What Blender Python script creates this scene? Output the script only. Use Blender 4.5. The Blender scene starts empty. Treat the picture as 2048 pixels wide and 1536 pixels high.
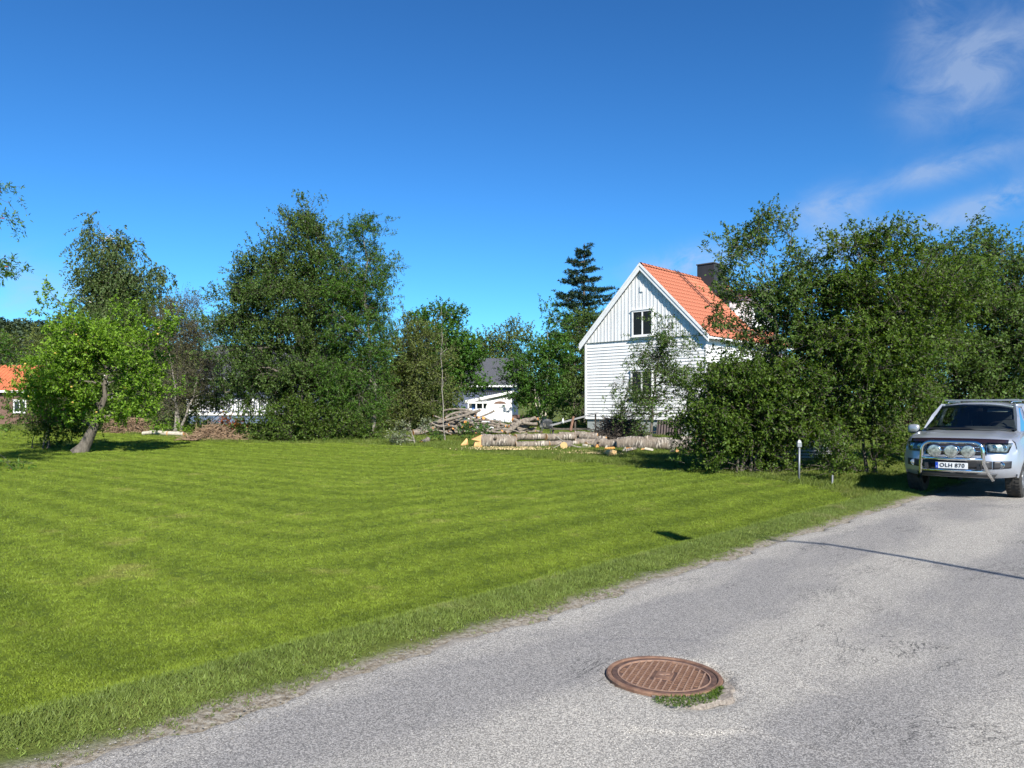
import bpy, bmesh, math, random
import numpy as np
from mathutils import Vector, Matrix, Euler

# ------------------------------------------------------------------ camera, sky, sun
F, HOR, CAMH = 1538.0, 822.0, 1.6            # focal length and horizon in photo pixels, eye height in metres
SUN_EL, SUN_AZ = 36.0, 19.0                  # sun stands behind the camera, AZ degrees to its right
SC = bpy.context.scene
COL = SC.collection

cam_d = bpy.data.cameras.new("camera")
cam = bpy.data.objects.new("camera", cam_d)
COL.objects.link(cam)
cam.location = (0, 0, CAMH)
cam.rotation_euler = (math.radians(90), 0, 0)
cam_d.sensor_width = 36.0
cam_d.lens = 36.0 * F / 2048.0
cam_d.shift_y = (HOR - 768.0) / 2048.0
cam_d.clip_start = 0.05
cam_d.clip_end = 6000
SC.camera = cam

sx, sy = math.sin(math.radians(SUN_AZ)), -math.cos(math.radians(SUN_AZ))
ce, se = math.cos(math.radians(SUN_EL)), math.sin(math.radians(SUN_EL))
SUNV = Vector((sx * ce, sy * ce, se))
sun_d = bpy.data.lights.new("sun", 'SUN')
sun_d.energy = 5.0
sun_d.angle = math.radians(0.53)
sun_d.color = (1.0, 0.95, 0.86)
sun = bpy.data.objects.new("sun", sun_d)
COL.objects.link(sun)
sun.rotation_euler = SUNV.to_track_quat('Z', 'Y').to_euler()
sun.location = (20, -40, 40)

world = bpy.data.worlds.new("World")
SC.world = world
world.use_nodes = True
wn, wl = world.node_tree.nodes, world.node_tree.links
wn.clear()
w_out = wn.new('ShaderNodeOutputWorld')
w_bg = wn.new('ShaderNodeBackground')
w_bg.inputs['Strength'].default_value = 0.085
sky = wn.new('ShaderNodeTexSky')
sky.sky_type = 'NISHITA'
sky.sun_disc = False
sky.sun_elevation = math.radians(SUN_EL)
sky.sun_rotation = math.radians(180 - SUN_AZ)
sky.altitude = 100
sky.air_density = 1.0
sky.dust_density = 0.15
sky.ozone_density = 4.0
wl.new(w_bg.outputs[0], w_out.inputs[0])


def wmath(op, a, b=None, c=None):
    n = wn.new('ShaderNodeMath')
    n.operation = op
    for i, q in enumerate((a, b, c)):
        if q is None:
            continue
        if hasattr(q, 'default_value') or hasattr(q, 'is_linked'):
            wl.new(q, n.inputs[i])
        else:
            n.inputs[i].default_value = q
    return n.outputs[0]


tc = wn.new('ShaderNodeTexCoord')
sep = wn.new('ShaderNodeSeparateXYZ')
wl.new(tc.outputs['Generated'], sep.inputs[0])
az = wmath('ARCTAN2', sep.outputs[0], sep.outputs[1])
el = wmath('ARCSINE', sep.outputs[2])
comb = wn.new('ShaderNodeCombineXYZ')
wl.new(az, comb.inputs[0])
wl.new(el, comb.inputs[1])


def cloud_noise(sx_, sy_, rot, det, off):
    mp = wn.new('ShaderNodeMapping')
    mp.inputs['Rotation'].default_value = (0, 0, rot)
    mp.inputs['Scale'].default_value = (sx_, sy_, 1)
    mp.inputs['Location'].default_value = (off, off * 0.7, 0)
    wl.new(comb.outputs[0], mp.inputs[0])
    nz = wn.new('ShaderNodeTexNoise')
    nz.inputs['Scale'].default_value = 1.0
    nz.inputs['Detail'].default_value = det
    nz.inputs['Roughness'].default_value = 0.62
    nz.inputs['Distortion'].default_value = 0.6
    wl.new(mp.outputs[0], nz.inputs['Vector'])
    return nz.outputs['Fac']


n_a = cloud_noise(14, 22, -0.35, 8, 3.1)
n_b = cloud_noise(40, 55, 0.5, 6, 1.7)
tot = None
# thin cloud veils: azimuth, elevation, half widths (degrees), tilt, amount
for (ca, ce_, wa, we, rt, am) in ((31.2, 21.0, 2.9, 2.0, 28, 0.85), (28.4, 24.0, 1.4, 3.6, -15, 0.40),
                                  (32.5, 13.0, 4.0, 0.7, 14, 1.0), (22.5, 13.5, 2.0, 1.2, 8, 0.8),
                                  (23.8, 11.3, 2.6, 0.8, 12, 0.95), (12.5, 10.4, 3.0, 1.0, 6, 1.0),
                                  (29.0, 15.3, 3.5, 0.7, 10, 0.7), (-33.0, 7.7, 4.5, 1.6, -6, 0.6), (42.0, 17.0, 6.0, 3.0, 15, 0.7)):
    da = wmath('SUBTRACT', az, math.radians(ca))
    de = wmath('SUBTRACT', el, math.radians(ce_))
    c_, s_ = math.cos(math.radians(rt)), math.sin(math.radians(rt))
    p = wmath('ADD', wmath('MULTIPLY', da, c_), wmath('MULTIPLY', de, s_))
    q = wmath('SUBTRACT', wmath('MULTIPLY', de, c_), wmath('MULTIPLY', da, s_))
    r2 = wmath('ADD', wmath('POWER', wmath('ABSOLUTE', wmath('DIVIDE', p, math.radians(wa))), 2.0),
               wmath('POWER', wmath('ABSOLUTE', wmath('DIVIDE', q, math.radians(we))), 2.0))
    g = wmath('MULTIPLY', wmath('EXPONENT', wmath('MULTIPLY', r2, -0.8)), am)
    tot = g if tot is None else wmath('ADD', tot, g)
nz1 = wmath('MULTIPLY', wmath('SUBTRACT', n_a, 0.30), 2.6)
nz2 = wmath('ADD', wmath('MULTIPLY', n_b, 0.5), 0.72)
cl = wmath('MULTIPLY', wmath('MULTIPLY', tot, nz1), nz2)
clc = wn.new('ShaderNodeClamp')
clc.inputs['Max'].default_value = 0.46
wl.new(cl, clc.inputs['Value'])
mixw = wn.new('ShaderNodeMix')
mixw.data_type = 'RGBA'
wl.new(clc.outputs[0], mixw.inputs[0])
tint = wn.new('ShaderNodeMix')
tint.data_type = 'RGBA'
tint.blend_type = 'MULTIPLY'
tint.inputs[0].default_value = 1.0
tint.inputs[7].default_value = (1.38, 2.92, 3.75, 1)
sdiv = wn.new('ShaderNodeMix')
sdiv.data_type = 'RGBA'
sdiv.blend_type = 'MULTIPLY'
sdiv.inputs[0].default_value = 1.0
sdiv.inputs[7].default_value = (0.25, 0.25, 0.25, 1)
wl.new(sky.outputs[0], sdiv.inputs[6])
sgam = wn.new('ShaderNodeGamma')
sgam.inputs['Gamma'].default_value = 1.3
wl.new(sdiv.outputs[2], sgam.inputs[0])
wl.new(sgam.outputs[0], tint.inputs[6])
wl.new(tint.outputs[2], mixw.inputs[6])
mixw.inputs[7].default_value = (3.3, 4.0, 5.2, 1)
wl.new(mixw.outputs[2], w_bg.inputs[0])

SC.view_settings.view_transform = 'Standard'
SC.view_settings.look = 'None'
SC.view_settings.exposure = 0.88
SC.view_settings.gamma = 1.0
SC.view_settings.use_curve_mapping = False
SC.render.engine = 'CYCLES'
SC.cycles.max_bounces = 5
SC.cycles.diffuse_bounces = 2
SC.cycles.glossy_bounces = 3
SC.cycles.transmission_bounces = 4
SC.cycles.transparent_max_bounces = 6
SC.cycles.use_adaptive_sampling = True
SC.cycles.adaptive_threshold = 0.02
SC.cycles.caustics_reflective = False
SC.cycles.caustics_refractive = False

RNG = np.random.default_rng(7)
random.seed(7)

# ------------------------------------------------------------------ terrain frame
ROAD_A = math.radians(41.8)
DX, DY = math.sin(ROAD_A), math.cos(ROAD_A)       # along the road, away from the camera
NX, NY = -DY, DX                                  # to the left of the road
UC = 3.84                                         # the left road edge lies this far left of the camera


def uv_of(x, y):
    return NX * x + NY * y - UC, DX * x + DY * y


def xy_of(u, v):
    return NX * (u + UC) + DX * v, NY * (u + UC) + DY * v


def sstep(a, b, t):
    t = np.clip((t - a) / (b - a), 0, 1)
    return t * t * (3 - 2 * t)


def gz(x, y):
    x = np.asarray(x, float)
    y = np.asarray(y, float)
    u, v = uv_of(x, y)
    prof = np.interp(u, [-7.4, -6.9, -6.5, -6.2, -0.1, 0.04, 0.3, 0.55, 0.68, 0.85, 1.05, 1.35, 1.7, 2.3, 3.2, 4.2, 6.0],
                     [-.02, 0.0, -.02, -.04, -.04, -.012, 0.025, 0.05, 0.045, -.02, -.09, -.155, -.16, -.12, -.05, 0.0, 0.0])
    deep = 1 - 0.7 * sstep(11.5, 16.5, v)
    prof = np.where(u > 0.6, prof * deep, prof)
    rise = 0.4 * sstep(30, 46, y) + 0.010 * np.clip(y - 46, 0, 300)
    bump = 0.018 * np.sin(x * 0.9 + 1.3) * np.sin(y * 0.7 + 0.4) + 0.012 * np.sin(x * 2.3 + y * 1.1)
    return prof + rise + np.where(u > 1.2, bump, 0.0)


def P(px, py, y):
    return Vector(((px - 1024.0) / F * y, y, CAMH + (HOR - py) / F * y))


def ground_px(px, py):
    lo, hi = 2.0, 300.0
    t = (px - 1024.0) / F
    for _ in range(50):
        m = 0.5 * (lo + hi)
        if CAMH + (HOR - py) / F * m > float(gz(t * m, m)):
            lo = m
        else:
            hi = m
    return Vector((t * lo, lo, float(gz(t * lo, lo))))


def on_ground(px, y):
    x = (px - 1024.0) / F * y
    return Vector((x, y, float(gz(x, y))))


# ------------------------------------------------------------------ materials
MATS = {}


def nt(name):
    m = bpy.data.materials.new(name)
    m.use_nodes = True
    n, l = m.node_tree.nodes, m.node_tree.links
    b = n['Principled BSDF']
    MATS[name] = m
    return m, n, l, b


def mat(name, col, rough=0.6, metal=0.0, col2=None, scale=4.0, bump=0.0, stretch=(1, 1, 1), detail=6, coords='Object', spec=0.4, lo=0.35, hi=0.65):
    m, n, l, b = nt(name)
    b.inputs['Roughness'].default_value = rough
    b.inputs['Metallic'].default_value = metal
    b.inputs['Specular IOR Level'].default_value = spec
    col2 = col2 or tuple(c * 0.75 for c in col)
    t = n.new('ShaderNodeTexCoord')
    mp = n.new('ShaderNodeMapping')
    mp.inputs['Scale'].default_value = stretch
    l.new(t.outputs[coords], mp.inputs[0])
    nz = n.new('ShaderNodeTexNoise')
    nz.inputs['Scale'].default_value = scale
    nz.inputs['Detail'].default_value = detail
    nz.inputs['Roughness'].default_value = 0.65
    l.new(mp.outputs[0], nz.inputs['Vector'])
    rp = n.new('ShaderNodeMapRange')
    rp.inputs[1].default_value = lo
    rp.inputs[2].default_value = hi
    l.new(nz.outputs['Fac'], rp.inputs[0])
    mx = n.new('ShaderNodeMix')
    mx.data_type = 'RGBA'
    mx.inputs[6].default_value = (*col, 1)
    mx.inputs[7].default_value = (*col2, 1)
    l.new(rp.outputs[0], mx.inputs[0])
    l.new(mx.outputs[2], b.inputs['Base Color'])
    if bump:
        bp = n.new('ShaderNodeBump')
        bp.inputs['Strength'].default_value = bump
        bp.inputs['Distance'].default_value = 0.02
        l.new(nz.outputs['Fac'], bp.inputs['Height'])
        l.new(bp.outputs[0], b.inputs['Normal'])
    return m


def leaf_mat(name, c1, c2, trans=0.35, rough=0.5, tcol=None, spec=0.2):
    m, n, l, b = nt(name)
    at = n.new('ShaderNodeAttribute')
    at.attribute_name = 'rnd'
    mx = n.new('ShaderNodeMix')
    mx.data_type = 'RGBA'
    mx.inputs[6].default_value = (*c1, 1)
    mx.inputs[7].default_value = (*c2, 1)
    l.new(at.outputs['Fac'], mx.inputs[0])
    l.new(mx.outputs[2], b.inputs['Base Color'])
    b.inputs['Roughness'].default_value = rough
    b.inputs['Specular IOR Level'].default_value = spec
    tr = n.new('ShaderNodeBsdfTranslucent')
    mt = n.new('ShaderNodeMix')
    mt.data_type = 'RGBA'
    mt.blend_type = 'MULTIPLY'
    mt.inputs[0].default_value = 1
    mt.inputs[7].default_value = (*(tcol or (1.5, 1.6, 0.6)), 1)
    l.new(mx.outputs[2], mt.inputs[6])
    l.new(mt.outputs[2], tr.inputs['Color'])
    ms = n.new('ShaderNodeMixShader')
    ms.inputs[0].default_value = trans
    l.new(b.outputs[0], ms.inputs[1])
    l.new(tr.outputs[0], ms.inputs[2])
    l.new(ms.outputs[0], n['Material Output'].inputs['Surface'])
    return m


class NodeKit:
    def __init__(s, m):
        s.n, s.l = m.node_tree.nodes, m.node_tree.links

    def inp(s, sock, v):
        if isinstance(v, bpy.types.NodeSocket):
            s.l.new(v, sock)
        elif v is not None:
            sock.default_value = v

    def math(s, op, a, b=None, c=None):
        n = s.n.new('ShaderNodeMath')
        n.operation = op
        for i, q in enumerate((a, b, c)):
            s.inp(n.inputs[i], q)
        return n.outputs[0]

    def noise(s, vec, scale, detail=4, rough=0.6, dist=0.0):
        n = s.n.new('ShaderNodeTexNoise')
        n.inputs['Scale'].default_value = scale
        n.inputs['Detail'].default_value = detail
        n.inputs['Roughness'].default_value = rough
        n.inputs['Distortion'].default_value = dist
        if vec is not None:
            s.l.new(vec, n.inputs['Vector'])
        return n.outputs['Fac']

    def ramp(s, v, a, b, lo=0.0, hi=1.0):
        n = s.n.new('ShaderNodeMapRange')
        n.interpolation_type = 'SMOOTHSTEP'
        n.inputs[1].default_value = a
        n.inputs[2].default_value = b
        n.inputs[3].default_value = lo
        n.inputs[4].default_value = hi
        s.l.new(v, n.inputs[0])
        return n.outputs[0]

    def mix(s, f, a, b, mode='MIX'):
        n = s.n.new('ShaderNodeMix')
        n.data_type = 'RGBA'
        n.blend_type = mode
        s.inp(n.inputs[0], f)
        for i, q in ((6, a), (7, b)):
            if isinstance(q, tuple) and len(q) == 3:
                q = (*q, 1)
            s.inp(n.inputs[i], q)
        return n.outputs[2]

    def road_uv(s):
        g = s.n.new('ShaderNodeNewGeometry')
        sp = s.n.new('ShaderNodeSeparateXYZ')
        s.l.new(g.outputs['Position'], sp.inputs[0])
        u = s.math('SUBTRACT', s.math('ADD', s.math('MULTIPLY', sp.outputs[0], NX), s.math('MULTIPLY', sp.outputs[1], NY)), UC)
        v = s.math('ADD', s.math('MULTIPLY', sp.outputs[0], DX), s.math('MULTIPLY', sp.outputs[1], DY))
        return g.outputs['Position'], u, v


def grass_colour(k, dark, light, dry, stripes=0.3, blade=False):
    """mown lawn colour: light and dark of leaning blades painted in as stripes; mower passes run parallel to the road and turn square at the plot corner"""
    pos, u, v = k.road_uv()
    lowf = k.noise(pos, 0.33, 2)
    wob = k.math('MULTIPLY', k.math('SUBTRACT', lowf, 0.5), 0.55)
    s_ = k.math('ADD', k.math('SMOOTH_MIN', u, k.math('SUBTRACT', v, 0.6), 1.6), wob)
    wave = k.math('ADD', k.math('SINE', k.math('MULTIPLY', s_, 2 * math.pi / 0.80)), k.math('MULTIPLY', k.math('SINE', k.math('MULTIPLY', s_, 2 * math.pi / 1.75)), 0.45))
    strp = k.ramp(wave, -1.2, 1.2)  # sheen of blades leaning either way, painted as lighter and darker colour
    mid = k.noise(pos, 1.1, 3, 0.7)
    f = k.math('ADD', k.math('MULTIPLY', strp, stripes), k.math('MULTIPLY', k.ramp(mid, 0.30, 0.70), 0.26))
    f = k.math('ADD', f, k.math('MULTIPLY', k.ramp(lowf, 0.35, 0.65), 0.12))
    if not blade:
        f = k.math('ADD', f, k.math('MULTIPLY', k.math('SUBTRACT', k.noise(pos, 14.0, 3, 0.7), 0.5), 0.9))
    else:
        f = k.math('ADD', f, 0.13)
    c = k.mix(f, dark, light)
    dr = k.math('MULTIPLY', k.ramp(k.math('ADD', mid, k.math('MULTIPLY', lowf, 0.5)), 0.83, 1.02), 0.5)
    return k.mix(dr, c, dry), u, v, pos


def lawn_material():
    m, n, l, b = nt('lawn_turf')
    k = NodeKit(m)
    c, u, v, pos = grass_colour(k, (0.070, 0.105, 0.010), (0.185, 0.245, 0.024), (0.22, 0.20, 0.06), 0.31)
    l.new(c, b.inputs['Base Color'])
    b.inputs['Roughness'].default_value = 0.8
    b.inputs['Specular IOR Level'].default_value = 0.15
    bp = n.new('ShaderNodeBump')
    bp.inputs['Strength'].default_value = 0.9
    bp.inputs['Distance'].default_value = 0.05
    l.new(k.noise(pos, 26, 6, 0.75), bp.inputs['Height'])
    l.new(bp.outputs[0], b.inputs['Normal'])
    return m


def blade_material(name, dark, light, dry, stripes, trans=0.3):
    m, n, l, b = nt(name)
    k = NodeKit(m)
    c, u, v, pos = grass_colour(k, dark, light, dry, stripes, True)
    oi = n.new('ShaderNodeObjectInfo')
    vr = k.math('ADD', k.math('MULTIPLY', oi.outputs['Random'], 0.6), 0.7)
    cb = n.new('ShaderNodeCombineXYZ')
    for i in range(3):
        l.new(vr, cb.inputs[i])
    c = k.mix(1.0, c, cb.outputs[0], 'MULTIPLY')
    l.new(c, b.inputs['Base Color'])
    b.inputs['Roughness'].default_value = 0.55
    b.inputs['Specular IOR Level'].default_value = 0.25
    tr = n.new('ShaderNodeBsdfTranslucent')
    l.new(k.mix(1.0, c, (1.4, 1.4, 0.7), 'MULTIPLY'), tr.inputs['Color'])
    ms = n.new('ShaderNodeMixShader')
    ms.inputs[0].default_value = trans
    l.new(b.outputs[0], ms.inputs[1])
    l.new(tr.outputs[0], ms.inputs[2])
    l.new(ms.outputs[0], n['Material Output'].inputs['Surface'])
    return m


def ground_material():
    m, n, l, b = nt('rough_ground')
    k = NodeKit(m)
    pos, u, v = k.road_uv()
    g = k.mix(k.ramp(k.noise(pos, 0.5, 6, 0.7), 0.35, 0.65), (0.065, 0.095, 0.016), (0.135, 0.155, 0.035))
    g = k.mix(k.math('MULTIPLY', k.ramp(k.noise(pos, 1.3, 6, 0.7), 0.5, 0.72), 0.6), g, (0.14, 0.115, 0.06))
    dirt = k.mix(k.ramp(k.noise(pos, 30, 5, 0.7), 0.35, 0.65), (0.17, 0.14, 0.10), (0.34, 0.31, 0.26))
    un = k.math('ADD', u, k.math('MULTIPLY', k.math('SUBTRACT', k.noise(pos, 2.2, 4, 0.7), 0.5), 0.30))
    c = k.mix(k.ramp(un, 0.06, 0.26, 1.0, 0.0), g, dirt)
    l.new(c, b.inputs['Base Color'])
    b.inputs['Roughness'].default_value = 0.9
    b.inputs['Specular IOR Level'].default_value = 0.1
    bp = n.new('ShaderNodeBump')
    bp.inputs['Strength'].default_value = 0.8
    bp.inputs['Distance'].default_value = 0.05
    l.new(k.noise(pos, 18, 6, 0.75), bp.inputs['Height'])
    l.new(bp.outputs[0], b.inputs['Normal'])
    return m


def road_material():
    m, n, l, b = nt('worn_asphalt')
    k = NodeKit(m)
    pos, u, v = k.road_uv()
    mp = n.new('ShaderNodeMapping')
    l.new(pos, mp.inputs[0])
    dv = n.new('ShaderNodeVectorMath')
    dv.operation = 'ADD'
    nzv = n.new('ShaderNodeTexNoise')
    nzv.inputs['Scale'].default_value = 90
    l.new(pos, nzv.inputs['Vector'])
    sc = n.new('ShaderNodeVectorMath')
    sc.operation = 'SCALE'
    sc.inputs['Scale'].default_value = 0.012
    l.new(nzv.outputs['Color'], sc.inputs[0])
    l.new(pos, dv.inputs[0])
    l.new(sc.outputs[0], dv.inputs[1])

    def voro(scale):
        vn = n.new('ShaderNodeTexVoronoi')
        vn.inputs['Scale'].default_value = scale
        l.new(dv.outputs[0], vn.inputs['Vector'])
        sp = n.new('ShaderNodeSeparateColor')
        l.new(vn.outputs['Color'], sp.inputs[0])
        return vn.outputs['Distance'], sp.outputs[0], sp.outputs[1]
    d1, r1, g1 = voro(72)
    d2, r2, g2 = voro(170)
    # wear: the binder is worn off between and beside the wheel tracks, polished and darker in them
    us = k.math('ADD', u, k.math('MULTIPLY', k.math('SUBTRACT', k.noise(pos, 0.5, 3), 0.5), 0.9))
    tracks = k.math('MULTIPLY', k.math('SINE', k.math('ADD', k.math('MULTIPLY', us, 2 * math.pi / 1.75), 1.2)), 0.5)
    stretchmap = n.new('ShaderNodeCombineXYZ')
    l.new(k.math('MULTIPLY', u, 0.9), stretchmap.inputs[0])
    l.new(k.math('MULTIPLY', v, 0.28), stretchmap.inputs[1])
    patch = k.noise(stretchmap.outputs[0], 1.1, 4, 0.6, 0.4)
    wear = k.ramp(k.math('ADD', k.math('MULTIPLY', tracks, 0.26), patch), 0.36, 0.66)
    fine = k.noise(pos, 300, 3, 0.7)
    binder = k.mix(k.ramp(fine, 0.35, 0.65), (0.085, 0.083, 0.082), (0.19, 0.187, 0.184))
    stone = k.mix(r1, (0.21, 0.207, 0.203), (0.46, 0.452, 0.435))
    stone = k.mix(k.ramp(g1, 0.80, 0.93), stone, (0.66, 0.64, 0.60))
    small = k.mix(r2, (0.13, 0.128, 0.126), (0.38, 0.372, 0.36))
    thr = k.math('ADD', k.math('MULTIPLY', wear, 0.42), 0.30)
    mask1 = k.math('LESS_THAN', k.math('MULTIPLY', d1, 1.0), k.math('MULTIPLY', thr, 0.62))
    on1 = k.math('LESS_THAN', g2, 2.0)
    c = k.mix(k.ramp(r2, 0.25, 0.6), binder, small)
    f1 = k.math('MULTIPLY', k.ramp(d1, 0.34, 0.20), k.math('GREATER_THAN', k.math('ADD', r1, k.math('MULTIPLY', wear, 0.9)), 0.72))
    c = k.mix(f1, c, stone)
    tint = k.mix(wear, (0.95, 0.92, 0.89), (1.36, 1.30, 1.19))
    c = k.mix(1.0, c, tint, 'MULTIPLY')
    # dusty crumbling edge
    edge = k.math('ADD', u, k.math('MULTIPLY', k.math('SUBTRACT', k.noise(pos, 3.0, 5, 0.7), 0.5), 0.35))
    c = k.mix(k.math('MULTIPLY', k.ramp(edge, -0.10, 0.04), 0.8), c, (0.27, 0.24, 0.20))
    # sandy dirt and dark crumbling hole beside the manhole
    crk = k.ramp(k.noise(stretchmap.outputs[0], 2.2, 5, 0.75, 1.5), 0.490, 0.502)
    crk2 = k.ramp(k.noise(stretchmap.outputs[0], 2.2, 5, 0.75, 1.5), 0.502, 0.514, 1.0, 0.0)
    crack = k.math('MULTIPLY', k.math('MULTIPLY', crk, crk2), k.ramp(k.noise(pos, 0.6, 2), 0.52, 0.62))
    c = k.mix(k.math('MULTIPLY', crack, 0.85), c, (0.03, 0.03, 0.03))
    l.new(c, b.inputs['Base Color'])
    b.inputs['Roughness'].default_value = 0.82
    b.inputs['Specular IOR Level'].default_value = 0.25
    bp = n.new('ShaderNodeBump')
    bp.inputs['Strength'].default_value = 0.9
    bp.inputs['Distance'].default_value = 0.006
    h = k.math('ADD', k.math('MULTIPLY', f1, 0.8), k.math('MULTIPLY', r2, 0.35))
    l.new(h, bp.inputs['Height'])
    l.new(bp.outputs[0], b.inputs['Normal'])
    return m


# ------------------------------------------------------------------ mesh helpers
def mesh_np(name, verts, quads, rnd=None, smooth=False):
    me = bpy.data.meshes.new(name)
    verts = np.asarray(verts, np.float32)
    quads = np.asarray(quads, np.int32)
    k = quads.shape[1]
    me.vertices.add(len(verts))
    me.vertices.foreach_set('co', verts.ravel())
    me.loops.add(len(quads) * k)
    me.loops.foreach_set('vertex_index', quads.ravel())
    me.polygons.add(len(quads))
    me.polygons.foreach_set('loop_start', np.arange(0, len(quads) * k, k, dtype=np.int32))
    if smooth:
        me.polygons.foreach_set('use_smooth', np.ones(len(quads), bool))
    me.update(calc_edges=True)
    if rnd is not None:
        a = me.attributes.new('rnd', 'FLOAT', 'FACE')
        a.data.foreach_set('value', np.asarray(rnd, np.float32))
    return me


class MB:
    """collects boxes, tubes and sheets for one mesh"""

    def __init__(s):
        s.v, s.f = [], []

    def add(s, vs, fs):
        o = len(s.v)
        s.v += [tuple(p) for p in vs]
        s.f += [tuple(i + o for i in f) for f in fs]

    def box(s, x0, x1, y0, y1, z0, z1):
        s.add([(x0, y0, z0), (x1, y0, z0), (x1, y1, z0), (x0, y1, z0), (x0, y0, z1), (x1, y0, z1), (x1, y1, z1), (x0, y1, z1)],
              [(0, 3, 2, 1), (4, 5, 6, 7), (0, 1, 5, 4), (1, 2, 6, 5), (2, 3, 7, 6), (3, 0, 4, 7)])

    def hexa(s, p):
        s.add(p, [(0, 3, 2, 1), (4, 5, 6, 7), (0, 1, 5, 4), (1, 2, 6, 5), (2, 3, 7, 6), (3, 0, 4, 7)])

    def bar(s, a, b, w, h, up=(0, 0, 1)):
        a, b = Vector(a), Vector(b)
        d = (b - a).normalized()
        r = d.cross(Vector(up))
        if r.length < 1e-4:
            r = d.cross(Vector((1, 0, 0)))
        r.normalize()
        t = r.cross(d).normalized()
        r, t = r * w / 2, t * h / 2
        s.hexa([a - r - t, a + r - t, b + r - t, b - r - t, a - r + t, a + r + t, b + r + t, b - r + t])

    def tube(s, pts, rad, sides=8, caps=True):
        pts = [Vector(p) for p in pts]
        if not hasattr(rad, '__len__'):
            rad = [rad] * len(pts)
        o = len(s.v)
        prev = None
        for i, p in enumerate(pts):
            d = (pts[min(i + 1, len(pts) - 1)] - pts[max(i - 1, 0)])
            d = d.normalized() if d.length > 1e-9 else Vector((0, 0, 1))
            if prev is None:
                r = d.orthogonal().normalized()
            else:
                r = (prev - d * prev.dot(d))
                r = r.normalized() if r.length > 1e-6 else d.orthogonal().normalized()
            prev = r
            t = d.cross(r)
            for k in range(sides):
                a = 2 * math.pi * k / sides
                s.v.append(tuple(p + (r * math.cos(a) + t * math.sin(a)) * rad[i]))
        for i in range(len(pts) - 1):
            for k in range(sides):
                k2 = (k + 1) % sides
                s.f.append((o + i * sides + k, o + i * sides + k2, o + (i + 1) * sides + k2, o + (i + 1) * sides + k))
        if caps:
            s.f.append(tuple(o + k for k in reversed(range(sides))))
            s.f.append(tuple(o + (len(pts) - 1) * sides + k for k in range(sides)))

    def grid(s, fn, nu, nv):
        o = len(s.v)
        for j in range(nv + 1):
            for i in range(nu + 1):
                s.v.append(tuple(fn(i / nu, j / nv)))
        for j in range(nv):
            for i in range(nu):
                a = o + j * (nu + 1) + i
                s.f.append((a, a + 1, a + nu + 2, a + nu + 1))

    def lathe(s, prof, centre, axis, sides=24, close=False):
        """prof: (radius, offset along axis)"""
        c, ax = Vector(centre), Vector(axis).normalized()
        r = ax.orthogonal().normalized()
        t = ax.cross(r)
        o = len(s.v)
        for (rad, off) in prof:
            for k in range(sides):
                a = 2 * math.pi * k / sides
                s.v.append(tuple(c + ax * off + (r * math.cos(a) + t * math.sin(a)) * rad))
        n = len(prof)
        for i in range(n - 1 + (1 if close else 0)):
            for k in range(sides):
                k2, i2 = (k + 1) % sides, (i + 1) % n
                s.f.append((o + i * sides + k, o + i * sides + k2, o + i2 * sides + k2, o + i2 * sides + k))

    def mesh(s, name, smooth=False):
        me = bpy.data.meshes.new(name)
        me.from_pydata(s.v, [], s.f)
        if smooth:
            me.polygons.foreach_set('use_smooth', np.ones(len(me.polygons), bool))
        me.update()
        return me

    def build(s, name, m, parent=None, smooth=False, fix=True):
        me = s.mesh(name, smooth)
        if fix:
            bm = bmesh.new()
            bm.from_mesh(me)
            bmesh.ops.recalc_face_normals(bm, faces=bm.faces)
            bm.to_mesh(me)
            bm.free()
        return link(name, me, m, parent)


def link(name, me, m, parent=None):
    o = bpy.data.objects.new(name, me)
    COL.objects.link(o)
    if m is not None and me is not None and len(me.materials) == 0:
        me.materials.append(MATS[m] if isinstance(m, str) else m)
    if parent is not None:
        o.parent = parent
    return o


def tag(o, label, cat, group=None, kind=None):
    o['label'] = label
    o['category'] = cat
    if group:
        o['group'] = group
    if kind:
        o['kind'] = kind
    return o


def thing(name, label, cat, loc=(0, 0, 0), rz=0.0, group=None):
    o = bpy.data.objects.new(name, None)
    COL.objects.link(o)
    o.location = loc
    o.rotation_euler = (0, 0, rz)
    o.empty_display_size = 0.2
    return tag(o, label, cat, group)


def struct(name, me, m):
    o = link(name, me, m)
    o['kind'] = 'structure'
    return o


def text_mesh(txt, size, depth):
    cu = bpy.data.curves.new('lettering', 'FONT')
    cu.body = txt
    cu.size = size
    cu.extrude = depth
    cu.offset = size * 0.015
    cu.space_character = 1.12
    cu.align_x = 'CENTER'
    cu.align_y = 'CENTER'
    ob = bpy.data.objects.new('lettering', cu)
    COL.objects.link(ob)
    bpy.context.view_layer.update()
    me = bpy.data.meshes.new_from_object(ob.evaluated_get(bpy.context.evaluated_depsgraph_get()))
    bpy.data.objects.remove(ob)
    bpy.data.curves.remove(cu)
    return me


# ------------------------------------------------------------------ materials in use
lawn_material()
ground_material()
road_material()
blade_material('lawn_blade', (0.094, 0.142, 0.014), (0.240, 0.318, 0.034), (0.29, 0.26, 0.09), 0.31)
blade_material('verge_blade', (0.110, 0.160, 0.030), (0.225, 0.285, 0.065), (0.27, 0.23, 0.12), 0.15)
blade_material('rough_blade', (0.080, 0.125, 0.018), (0.200, 0.245, 0.040), (0.32, 0.28, 0.12), 0.1)
leaf_mat('apple_leaf', (0.090, 0.188, 0.018), (0.225, 0.352, 0.038), 0.38)
leaf_mat('cherry_leaf', (0.044, 0.091, 0.021), (0.124, 0.189, 0.047), 0.32)
leaf_mat('hedge_leaf', (0.042, 0.090, 0.013), (0.118, 0.178, 0.028), 0.33)
leaf_mat('rowan_leaf', (0.046, 0.115, 0.018), (0.110, 0.200, 0.030), 0.34)
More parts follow.
